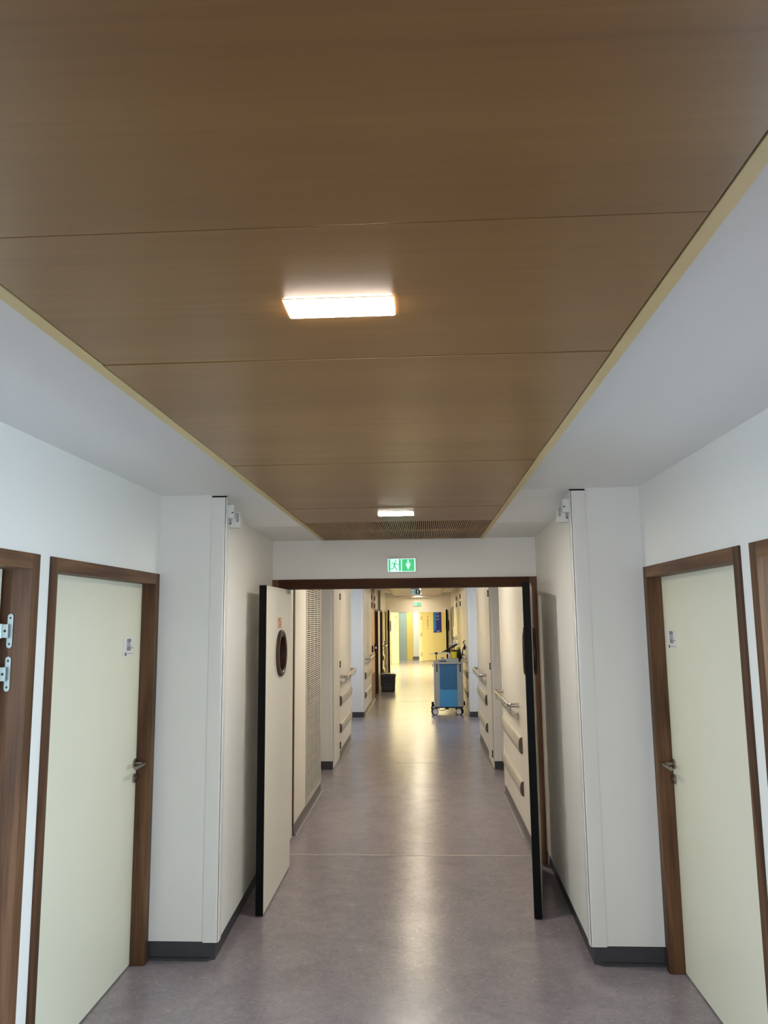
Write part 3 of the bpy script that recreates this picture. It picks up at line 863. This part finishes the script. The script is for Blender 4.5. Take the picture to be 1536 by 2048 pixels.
# ------------------------------------------------------------------ room beyond, with its slanting wall
P0 = Vector((-1.317, 30.03, 0))
U = Vector((.535, .845, 0)).normalized()
N = Vector((U.y, -U.x, 0))        # towards the viewer
def ob(mb):                       # slab coordinates (along wall, towards viewer, up) -> world
    return mb.xf(lambda p: P0 + U * p.x + N * p.y + Vector((0, 0, p.z)))
struct('wall_far_slanted', ob(MB().box(-2.4, -.02, -.12, 0, 0, 2.7).box(-.02, 2.25, -.12, 0, 2.05, 2.7).box(2.25, 7.0, -.12, 0, 0, 2.7)), M['creamwall'], 'slanting cream wall at the far end of the corridor', 'wall')
struct('wall_far_room_left', MB().box(-2.6, -2.7, FY, 30, 0, 2.7).box(-2.6, -1.25, FY + .02, FY + .12, 0, 2.7), M['creamwall'], 'cream wall on the left of the bright far room', 'wall')
struct('wall_far_room_right', MB().box(2.4, 2.5, FY, 37, 0, 2.7).box(.95, 2.4, FY + .02, FY + .12, 0, 2.7), M['creamwall'], 'cream wall on the right of the bright far room', 'wall')
struct('ceiling_far_room', MB().box(-3, 3, FY + .14, 38, 2.7, 2.8), M['ceil'], 'ceiling of the bright far room', 'ceiling')
def far_leaf(name, a0, a1, label, sign_u):
    r = sroot(name, tuple(P0 + U * ((a0 + a1) / 2)), label, 'door')
    lf = obj('door_leaf', ob(MB().box(a0, a1, .0, .045, .006, 2.05)), M['creamwall'], r, bevel=.002)
    obj('warning_disc', ob(MB().cyl((sign_u, .045, 1.86), (sign_u, .049, 1.86), .032, 20)), M['red'], lf)
    obj('long_plate', ob(MB().box(sign_u - .06, sign_u + .06, .045, .049, 1.43, 1.78)), M['plate'], lf)
    obj('small_caption', ob(MB().box(sign_u - .09, sign_u + .09, .045, .048, 1.35, 1.365)), M['signgrey'], lf)
    return r
M['plate'] = pbr('pale_plate', (205, 196, 168), 0.45)
far_leaf('door_16', .02, .50, 'far left cream door leaf with a red disc and long plate', .29)
d17 = far_leaf('door_17', 2.22, 3.12, 'far right cream door leaf with a red disc, beside the blue poster', 2.72)
for zc in (.30, 1.12, 1.80):
    obj('hinge', ob(MB().box(2.14, 2.25, .045, .06, zc - .07, zc + .07)), M['plate'], d17)
# passage behind the slanting wall
struct('wall_far_passage', MB().box(-3.0, -1.12, 33.2, 33.3, 0, 2.7).box(-.64, -.50, 33.1, 33.3, 0, 2.7), M['yellowwall'], 'yellow wall strip at the very end of the view', 'wall')
struct('wall_far_passage_white', MB().box(-.50, -.05, 33.25, 33.35, .13, 2.7), M['wall'], 'white wall at the very end of the view', 'wall')
struct('baseboard_far_passage', MB().box(-.50, -.05, 33.24, 33.34, 0, .13), M['skirt2'], 'grey skirting at the very end of the view', 'skirting')
d18 = sroot('door_18', (-.86, 33.2, 0), 'grey-green door at the very end of the view', 'door')
obj('door_leaf', MB().box(-1.12, -.74, 33.15, 33.2, .006, 2.06), M['greydoor'], d18)
obj('door_frame', MB().box(-.74, -.64, 33.12, 33.2, 0, 2.1).box(-1.12, -.64, 33.12, 33.2, 2.06, 2.1), M['yellowwall'], d18)
# poster on the slanting wall
t = thing('poster', tuple(P0 + U * 3.62), 'blue information poster on the far slanting wall above the cart', 'poster')
pa, pb, pz0, pz1 = 3.255, 3.93, 1.17, 2.12
sh = obj('sheet', ob(MB().box(pa, pb, .001, .008, pz0, pz1)), M['posterblue'], t)
obj('bright_band', ob(MB().prism([(pa, .008), (pa + .20, .008), (pa + .20, .010), (pa, .010)], pz0 + .14, pz1).box(pa, pa + .1, .008, .010, pz0 + .05, pz0 + .14)), M['postercyan'], sh)
for zz, w in ((2.05, .24), (2.01, .16), (1.90, .26), (1.86, .22), (1.75, .28), (1.71, .10), (1.228, .28)):
    obj('text_line', ob(MB().box(pa + .24, pa + .24 + w, .008, .010, zz - (.012 if zz > 1.3 else .024), zz + (.012 if zz > 1.3 else .024))), M['posterlight'], sh)

# ------------------------------------------------------------------ exit signs
def exit_sign(x0, x1, z0, z1, y, label, hang=False, lit=True):
    r = thing('exit_sign', ((x0 + x1) / 2, y, z0), label, 'exit sign')
    w, h = x1 - x0, z1 - z0
    obj('housing', MB().box(x0, x1, y, y + .036, z0, z1), M['white'], r, bevel=.003)
    wm, gm = (M['exit_w'], M['exit_g']) if lit else (M['exit_w2'], M['exit_g2'])
    def q(mb, a0, a1, b0, b1, t): return mb.box(x0 + a0 * w, x0 + a1 * w, y - t, y, z0 + b0 * h, z0 + b1 * h)
    fc = obj('face', q(MB(), .012, .988, .03, .97, .002), wm, r)
    obj('green_field', q(MB(), .515, .945, .07, .93, .003), gm, fc)
    obj('green_bar', q(MB(), .04, .105, .06, .94, .003), gm, fc)
    obj('green_bar', q(MB(), .405, .475, .10, .94, .003), gm, fc)
    # white arrow on the right half
    c = x0 + .73 * w
    k = h
    pts = [(-.05, .87), (-.05, .55), (-.155, .70), (-.155, .50), (0, .16), (.155, .50), (.155, .70), (.05, .55), (.05, .87)]
    mb = MB().extr([(c + p * k * 1.0, z0 + q2 * h) for p, q2 in pts], y - .0045, y - .001, lambda p, q2, t: (p, t, q2))
    obj('arrow', mb, wm, fc)
    # running figure
    def seg(mb, a, b, wd):
        ax, az = x0 + a[0] * w, z0 + a[1] * h
        bx, bz = x0 + b[0] * w, z0 + b[1] * h
        dx, dz = bx - ax, bz - az
        L = math.hypot(dx, dz) or 1
        nx, nz = -dz / L * wd * h, dx / L * wd * h
        return mb.extr([(ax + nx, az + nz), (ax - nx, az - nz), (bx - nx, bz - nz), (bx + nx, bz + nz)], y - .0046, y - .001, lambda p, q2, t: (p, t, q2))
    man = MB()
    head = [(x0 + .29 * w + .06 * h * math.cos(2 * PI * i / 16), z0 + .80 * h + .06 * h * math.sin(2 * PI * i / 16)) for i in range(16)]
    man.extr(head, y - .0046, y - .001, lambda p, q2, t: (p, t, q2))
    for a, b, wd in (((.26, .68), (.245, .44), .060), ((.25, .68), (.18, .66), .026), ((.18, .66), (.15, .55), .024), ((.28, .67), (.33, .56), .026), ((.33, .56), (.40, .54), .022),
                     ((.25, .46), (.30, .28), .034), ((.30, .28), (.345, .13), .030), ((.235, .46), (.215, .27), .034), ((.215, .27), (.11, .25), .028)):
        seg(man, a, b, wd)
    obj('running_figure', man, gm, fc)
    if hang:
        obj('mounting', MB().box(x0 + .1 * w, x1 - .1 * w, y + .006, y + .03, z1, RZ - .0005), M['white'], r)
    return r
M['exit_w2'] = emit('exit_white_dim', (200, 224, 220), 0.25, dark=True)
M['exit_g2'] = pbr('exit_green_unlit', (22, 66, 54), 0.4)
exit_sign(-.278, -.053, 2.185, 2.295, DY - .038, 'lit green exit sign with running figure and down arrow above the double doors')
exit_sign(-.275, -.052, 2.318, 2.425, 16.0, 'dark-looking exit sign hanging from the far wood ceiling', hang=True, lit=False)
exit_sign(-.281, -.066, 2.168, 2.281, FY - .038, 'small pale-green exit sign on the wall above the far doorway')

# ------------------------------------------------------------------ detectors on the pillars
def detector(xw, s, label):
    r = thing('wall_detector', (xw, 4.33, 2.40), label, 'detector', 'detectors high on the pillars')
    up = obj('upper_box', MB().box(xw, xw + s * .042, 4.30, 4.345, 2.425, 2.502), M['white'], r, bevel=.004)
    obj('cable_hole', MB().cyl((xw + s * .034, 4.299, 2.456), (xw + s * .034, 4.301, 2.456), .0045, 14), M['black'], up)
    lo = obj('lower_box', MB().box(xw, xw + s * .066, 4.347, 4.40, 2.372, 2.468), M['white'], r, bevel=.005)
    obj('lens_window', MB().box(xw + s * .046, xw + s * .062, 4.345, 4.3472, 2.405, 2.460), M['sensor_grey'], lo)
    obj('side_window', MB().box(xw + s * .006, xw + s * .018, 4.345, 4.3472, 2.392, 2.424), M['sensor_grey'], lo)
    obj('pin_hole', MB().cyl((xw + s * .012, 4.344, 2.396), (xw + s * .012, 4.348, 2.396), .004, 12), M['black'], lo)
detector(-1.1525, 1, 'small white two-box detector high on the left pillar beside its corner guard')
detector(0.858, -1, 'small white two-box detector high on the right pillar beside its corner guard')

# ------------------------------------------------------------------ black bin
t = thing('waste_bin', (-.91, 19.15, 0), 'black lidded plastic bin standing on the floor by the left wall', 'bin')
bx0, bx1, by0, by1 = -1.07, -.752, 18.95, 19.35
mb = MB()
vs = []
for z, e in ((0.0, 0), (.40, .018)):
    vs += [(bx0 - e, by0 - e, z), (bx1 + e, by0 - e, z), (bx1 + e, by1 + e, z), (bx0 - e, by1 + e, z)]
mb.add(vs, [(0, 3, 2, 1), (4, 5, 6, 7), (0, 1, 5, 4), (1, 2, 6, 5), (2, 3, 7, 6), (3, 0, 4, 7)])
obj('body', mb, M['bin'], t, bevel=.008)
obj('rim', MB().box(bx0 - .028, bx1 + .028, by0 - .028, by1 + .028, .355, .415), M['bin'], t, bevel=.006)
obj('lid', MB().box(bx0 - .02, bx1 + .02, by0 - .02, by1 + .02, .415, .436), M['bin2'], t, bevel=.005)
obj('lid_handle', MB().box(-.96, -.86, by0 - .01, by0 + .05, .436, .448), M['greyp'], t, bevel=.004)
fp = obj('front_panel', MB().box(-1.0, -.81, by0 - .022, by0 - .002, .05, .20), M['bin2'], t, bevel=.004)
obj('handle_recess', MB().box(-.96, -.85, by0 - .0245, by0 - .0215, .150, .168), M['dark'], fp)

# ------------------------------------------------------------------ medical cart
cx0, cx1, cy0, cy1 = .180, .728, 14.45, 15.12
t = thing('medical_cart', (.454, 14.79, 0), 'grey and blue medical cart on castors by the right wall', 'cart')
obj('carcass', MB().box(cx0 + .004, cx1 - .004, cy0 + .02, cy1, .155, .93), M['cartgrey'], t, bevel=.006)
for a, b in ((cx0, cx0 + .105), (cx1 - .112, cx1)):
    obj('corner_post', MB().box(a, b, cy0, cy0 + .06, .150, .945), M['cartgrey'], t, bevel=.008)
for a in (cx0 + .046, cx1 - .062):
    obj('slot_bracket', MB().box(a, a + .022, cy0 - .008, cy0 + .001, .80, .935), M['rubber'], t)
# front: thin darker blue sheet with one rounded corner over the lower one
obj('lower_front', MB().box(cx0 + .106, cx1 - .113, cy0 + .006, cy0 + .02, .152, .94), M['cartblue'], t)
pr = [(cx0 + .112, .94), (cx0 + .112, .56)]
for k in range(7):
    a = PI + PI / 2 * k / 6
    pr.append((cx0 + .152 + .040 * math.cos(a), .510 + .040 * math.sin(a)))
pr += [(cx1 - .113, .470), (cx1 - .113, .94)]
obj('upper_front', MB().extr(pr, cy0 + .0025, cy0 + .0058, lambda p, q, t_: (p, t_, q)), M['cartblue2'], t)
obj('worktop', MB().box(cx0 - .008, cx1 + .006, cy0 - .02, cy1 + .02, .945, .982), M['cartgrey'], t, bevel=.008)
obj('base_frame', MB().box(cx0 + .01, cx1 - .01, cy0 + .005, cy1, .130, .152).box(.38, .45, cy0 + .05, cy0 + .14, .10, .131), M['rubber'], t)
obj('side_rail', MB().sweep([(cx0 - .012, cy0 + .05, .90), (cx0 - .02, cy0 + .05, .90), (cx0 - .02, cy1 - .05, .90), (cx0 - .012, cy1 - .05, .90)], .008, 10), M['steel_d'], t)
obj('side_buffer', MB().box(cx0 - .055, cx0 - .012, cy0 + .06, cy0 + .12, .16, .235), M['black'], t, bevel=.004)
obj('side_buffer', MB().box(cx1, cx1 + .03, cy0 + .06, cy0 + .12, .17, .24), M['black'], t, bevel=.004)
for (x, y, tw) in ((.185, 14.52, .25), (.655, 14.52, -.5), (.185, 15.03, .2), (.655, 15.03, .1)):
    R_ = Matrix.Rotation(tw, 4, 'Z')
    def rot(mb): return mb.xf(lambda p: Vector((x, y, 0)) + R_ @ p)
    c = obj('castor', rot(MB().box(-.03, .03, -.035, .035, .100, .135).box(-.012, .012, -.02, .02, .062, .100)), M['greyp'], t, bevel=.003)
    obj('tyre', rot(MB().cyl((0, -.040, .062), (0, -.016, .062), .062, 28).cyl((0, .016, .062), (0, .040, .062), .062, 28)), M['rubber'], c, smooth=True)
    obj('hub_cap', rot(MB().cyl((0, -.044, .062), (0, -.0395, .062), .052, 28).cyl((0, .0395, .062), (0, .044, .062), .052, 28)), M['white'], c, smooth=True)
obj('cable', MB().sweep([(.25, 14.50, .13), (.28, 14.49, .085), (.33, 14.49, .080), (.38, 14.50, .10), (.42, 14.52, .13)], .006, 8), M['rubber'], t, smooth=True)

# things on the cart
WT = .9825
tt = thing('instrument_tray', (.47, 14.62, WT), 'grey moulded tray lying on the cart top', 'tray')
obj('body', MB().extr([(.262, WT), (.655, WT), (.655, WT + .062), (.50, WT + .066), (.445, WT + .058), (.40, WT + .042), (.262, WT + .040)], 14.46, 14.68, lambda p, q, t_: (p, t_, q)), M['cartgrey'], tt, bevel=.004)
obj('dark_slot', MB().extr([(.275, WT + .008), (.43, WT + .008), (.41, WT + .03), (.285, WT + .026)], 14.457, 14.4605, lambda p, q, t_: (p, t_, q)), M['rubber'], tt)
TT = WT + .0665
tt = thing('sharps_container', (.575, 14.60, TT), 'yellow sharps container with black lid on the cart tray', 'container')
mb = MB().sweep([(.575, 14.60, TT), (.575, 14.60, TT + .125)], [.048, .058], 24)
obj('body', mb, M['yellow'], tt, smooth=True)
obj('lid', MB().cyl((.575, 14.60, TT + .125), (.575, 14.60, TT + .155), .064, 24), M['rubber'], tt, smooth=True)
obj('flap', MB().box(.545, .590, 14.57, 14.62, TT + .155, TT + .178), M['yellow'], tt, bevel=.004)
tt = thing('clear_cup', (.490, 14.59, TT), 'small translucent beaker left of the yellow container on the cart', 'cup')
obj('cup', MB().sweep([(.490, 14.59, TT), (.490, 14.59, TT + .075)], [.026, .032], 20), M['plate'], tt, smooth=True)
tt = thing('monitor', (.55, 14.90, WT), 'slanting black flat screen on a stand at the back of the cart', 'monitor')
obj('stand', MB().cyl((.50, 14.90, WT + .012), (.50, 14.90, WT + .215), .016, 12).box(.44, .56, 14.86, 14.94, WT, WT + .012), M['rubber'], tt)
sc = MB().box(-.17, .17, -.012, .012, -.045, .045)
Rs = Matrix.Rotation(math.radians(-29), 4, 'Y') @ Matrix.Rotation(math.radians(78), 4, 'X')
sc.xf(lambda p: Vector((.50, 14.88, WT + .235)) + Rs @ p)
s_ = obj('screen', sc, M['rubber'], tt, bevel=.004)
sf = MB().box(-.155, .155, -.0135, -.0118, -.036, .036)
sf.xf(lambda p: Vector((.50, 14.88, WT + .235)) + Rs @ p)
obj('screen_glass', sf, M['black'], s_)
tt = thing('swing_out_shelf', (.33, 14.68, WT + .15), 'thin white swing-out shelf reaching over the left edge of the cart', 'shelf')
obj('plate', MB().box(.10, .50, 14.60, 14.80, WT + .145, WT + .157), M['white'], tt, bevel=.003)
obj('clamp', MB().box(.205, .262, 14.60, 14.64, WT + .142, WT + .175), M['rubber'], tt, bevel=.003)
obj('arm', MB().sweep([(.235, 14.70, WT + .146), (.235, 14.74, WT + .10), (.235, 14.78, WT + .012)], .009, 10), M['steel_d'], tt)
tt = thing('blue_box', (.345, 14.66, TT - .02), 'small blue-grey box under the white shelf on the cart', 'box')
obj('box', MB().box(.320, .385, 14.50, 14.58, WT + .043, WT + .085), M['bluegrey'], tt, bevel=.004)
for k, (xa, zz, w_) in enumerate(((.29, .158, .05), (.36, .158, .055), (.43, .158, .05))):
    lb = ('crumpled white packet at the left of the white shelf', 'crumpled white packet in the middle of the white shelf', 'crumpled white packet nearest the yellow container')[k]
    mb = MB()
    vs = []
    n = 7
    for i in range(n):
        for j in range(5):
            vs.append((xa + w_ * i / (n - 1), 14.64 + .08 * j / 4, WT + zz + .001 + (.022 * random.random() if 0 < i < n - 1 and 0 < j < 4 else .002)))
    fs = [(i * 5 + j, (i + 1) * 5 + j, (i + 1) * 5 + j + 1, i * 5 + j + 1) for i in range(n - 1) for j in range(4)]
    b0 = len(vs)
    vs += [(v[0], v[1], WT + zz - .0005) for v in vs]
    rim = [(i * 5) for i in range(n)] + [(n - 1) * 5 + j for j in range(1, 5)] + [i * 5 + 4 for i in range(n - 2, -1, -1)] + [j for j in range(3, 0, -1)]
    fs += [(b0 + i * 5 + j, b0 + i * 5 + j + 1, b0 + (i + 1) * 5 + j + 1, b0 + (i + 1) * 5 + j) for i in range(n - 1) for j in range(4)]
    fs += [(rim[i], rim[(i + 1) % len(rim)], b0 + rim[(i + 1) % len(rim)], b0 + rim[i]) for i in range(len(rim))]
    mb.add(vs, fs)
    tag(obj('packet', mb, M['white']), lb, 'packet', 'packets on the white shelf')
tt = thing('tool_tray', (.62, 15.0, WT), 'white tray holding scissors and pens at the top of the cart clutter', 'tray')
obj('pole', MB().cyl((.60, 15.05, WT), (.60, 15.05, WT + .306), .012, 12), M['steel_d'], tt)
obj('tray', MB().box(.50, .70, 14.96, 15.10, WT + .305, WT + .335), M['white'], tt, bevel=.008)
def stick(name, a, b, r, mat, label, cat):
    tag(obj(name, MB().sweep([a, b], [r, r * .8], 10), mat, smooth=True), label, cat, 'tools in the white tray')
stick('pen', (.565, 14.98, WT + .336), (.530, 14.99, WT + .46), .007, M['white'], 'white pen leaning left in the tool tray', 'pen')
stick('pen', (.600, 14.98, WT + .336), (.645, 14.99, WT + .50), .011, M['white'], 'tall white marker leaning right in the tool tray', 'pen')
stick('pen', (.575, 15.02, WT + .336), (.585, 15.03, WT + .475), .006, M['greyp'], 'thin grey pen standing upright in the tool tray', 'pen')
s_ = thing('scissors', (.62, 15.0, WT + .336), 'black-handled scissors standing in the tool tray', 'scissors', 'tools in the white tray')
obj('blades', MB().box(.612, .628, 14.996, 15.004, WT + .336, WT + .40), M['steel'], s_)
mb = MB()
for dx in (-.018, .022):
    mb.ring((.622 + dx, 14.996, WT + .425), 'y', .022, .012, 0, .010, 20)
obj('finger_rings', mb, M['rubber'], s_)
tag(obj('glove_box', MB().box(.632, .690, 14.855, 14.93, WT, WT + .26), M['yellow'], bevel=.003), 'tall yellow carton behind the sharps container on the cart', 'box')
s_ = thing('black_bag', (.680, 14.765, WT), 'bulging black bag at the right end of the cart top', 'bag')
mb = MB()
vs, fs = [], []
for i in range(9):
    th = PI * i / 8
    for k in range(16):
        ph = 2 * PI * k / 16
        rr = 1 + .12 * math.sin(3 * ph + i)
        vs.append((.680 + .046 * math.sin(th) * math.cos(ph) * rr, 14.765 + .055 * math.sin(th) * math.sin(ph) * rr, WT + .115 - .115 * math.cos(th)))
for i in range(8):
    for k in range(16):
        fs.append((i * 16 + k, i * 16 + (k + 1) % 16, (i + 1) * 16 + (k + 1) % 16, (i + 1) * 16 + k))
obj('body', mb.add(vs, fs), M['rubber'], s_, smooth=True)
obj('strap', MB().sweep([(.665, 14.75, WT + .215), (.675, 14.755, WT + .262), (.695, 14.765, WT + .255), (.702, 14.77, WT + .20)], .007, 8), M['rubber'], s_, smooth=True)
s_ = thing('blood_pressure_cuff', (CR - .085, 14.97, 1.08), 'black tubing and cuff hanging on the right handrail behind the cart', 'medical device')
obj('hook', MB().box(CR - .11, CR - .03, 14.94, 14.98, 1.078, 1.09), M['rubber'], s_)
obj('tube', MB().sweep([(CR - .07, 14.96, 1.09), (CR - .06, 14.94, 1.20), (CR - .02, 14.94, 1.28), (CR - .05, 14.94, 1.34), (CR - .02, 14.95, 1.37)], .010, 8), M['rubber'], s_, smooth=True)
obj('bulb', MB().sweep([(CR - .03, 14.95, 1.18), (CR - .025, 14.95, 1.21), (CR - .015, 14.95, 1.25), (CR - .01, 14.95, 1.27)], [.008, .018, .016, .006], 12), M['rubber'], s_, smooth=True)

# ------------------------------------------------------------------ rooms off the lobby and the end behind the viewer (give the daylight and the added back light a place)
struct('wall_back', MB().box(-1.7, 1.41, -4.1, -4, 0, .8).box(-1.7, 1.41, -4.1, -4, 2.25, CZ + .05).box(-1.7, -1.0, -4.1, -4, .8, 2.25).box(.8, 1.41, -4.1, -4, .8, 2.25), M['wall'], 'unseen white end wall with an added window opening behind the viewer', 'wall')
def side_room(name, s, x, y0, y1, xd, label):
    xa, xb = x, x + s * xd
    mb = MB()
    mb.box(xa, xb, y0 - .1, y0, 0, 2.6).box(xa, xb, y1, y1 + .1, 0, 2.6)
    mb.box(xb, xb + s * .1, y0 - .1, y1 + .1, 0, .7).box(xb, xb + s * .1, y0 - .1, y1 + .1, 2.3, 2.6)
    mb.box(xb, xb + s * .1, y0 - .1, y0 + .3, .7, 2.3).box(xb, xb + s * .1, y1 - .3, y1 + .1, .7, 2.3)
    mb.box(xa, xb, y0, y1, 2.5, 2.6)
    struct(name, mb, M['wall'], label, 'wall')
side_room('wall_left_room', -1, -1.70, .2, 3.6, 2.6, 'white room behind the open door on the left')
side_room('wall_right_room', 1, 1.41, .2, 3.6, 2.6, 'white room behind the open doorway on the right')

# ------------------------------------------------------------------ light
def area(name, loc, rot, sx, sy, power, rgb):
    l = bpy.data.lights.new(name, 'AREA')
    l.shape = 'RECTANGLE'
    l.size, l.size_y = sx, sy
    l.energy = power
    l.color = rgb
    o = bpy.data.objects.new(name, l)
    o.location = loc
    o.rotation_euler = rot
    COL.objects.link(o)
    return o
DAY = (0.74, 0.86, 1.0)
BACK_TINT = (0.9, 0.93, 1.0)
area('added_back_light', (-.1, -4.0, 1.52), (PI / 2, 0, 0), 1.8, 1.4, 22, BACK_TINT)  # added light at an unseen, made-up window, brightens the lobby from behind
area('daylight_left_room', (-4.25, 1.9, 1.5), (0, -PI / 2, 0), 1.6, 2.8, 66, (0.66, 0.84, 1.0))
area('daylight_right_room', (3.96, 1.9, 1.5), (0, PI / 2, 0), 1.6, 2.8, 128, (0.60, 0.82, 1.0))
area('daylight_left_alcove', (-2.24, 13.0, 1.55), (0, -PI / 2, 0), 1.3, 1.8, 3.6, DAY)
area('daylight_right_alcove', (1.94, 13.0, 1.55), (0, PI / 2, 0), 1.3, 1.8, 3.6, DAY)
WARM = (1.0, 0.87, 0.51)
area('far_room_lamps', (.1, 26.5, 2.68), (0, 0, 0), 3.4, 5.5, 200, WARM)
area('far_passage_lamp', (-.75, 32.2, 2.6), (0, 0, 0), .6, .6, 15, (.9, 1.0, .9))

w = bpy.data.worlds.new('world')
scene.world = w
w.use_nodes = True
w.node_tree.nodes['Background'].inputs['Color'].default_value = (.6, .78, 1.0, 1)
w.node_tree.nodes['Background'].inputs['Strength'].default_value = 0.35

# ------------------------------------------------------------------ camera (solved from the photograph's vanishing points)
F, PITCH, YAW, ROLL = 1485.6523, 0.141462, -0.051107, -0.0108154
cp, sp, cyw, syw = math.cos(PITCH), math.sin(PITCH), math.cos(YAW), math.sin(YAW)
fwd = Vector((syw * cp, cyw * cp, sp))
rgt = Vector((cyw, -syw, 0))
upv = rgt.cross(fwd)
r2 = rgt * math.cos(ROLL) + upv * math.sin(ROLL)
u2 = -rgt * math.sin(ROLL) + upv * math.cos(ROLL)
cam = bpy.data.cameras.new('camera')
cam.sensor_fit = 'AUTO'
cam.sensor_width = 36
cam.lens = F * 36 / 2048
cam.clip_start = .05
co = bpy.data.objects.new('camera', cam)
m = Matrix.Identity(4)
for i in range(3):
    m[i][0], m[i][1], m[i][2] = r2[i], u2[i], -fwd[i]
m[2][3] = H
co.matrix_world = m
COL.objects.link(co)
scene.camera = co

vs_ = scene.view_settings
vs_.view_transform = 'Standard'
vs_.look = 'None'
vs_.gamma = 1
vs_.exposure = 1.5
vs_.use_curve_mapping = False
scene.cycles.use_denoising = True
scene.cycles.max_bounces = 10
scene.cycles.diffuse_bounces = 6
scene.cycles.sample_clamp_indirect = 6
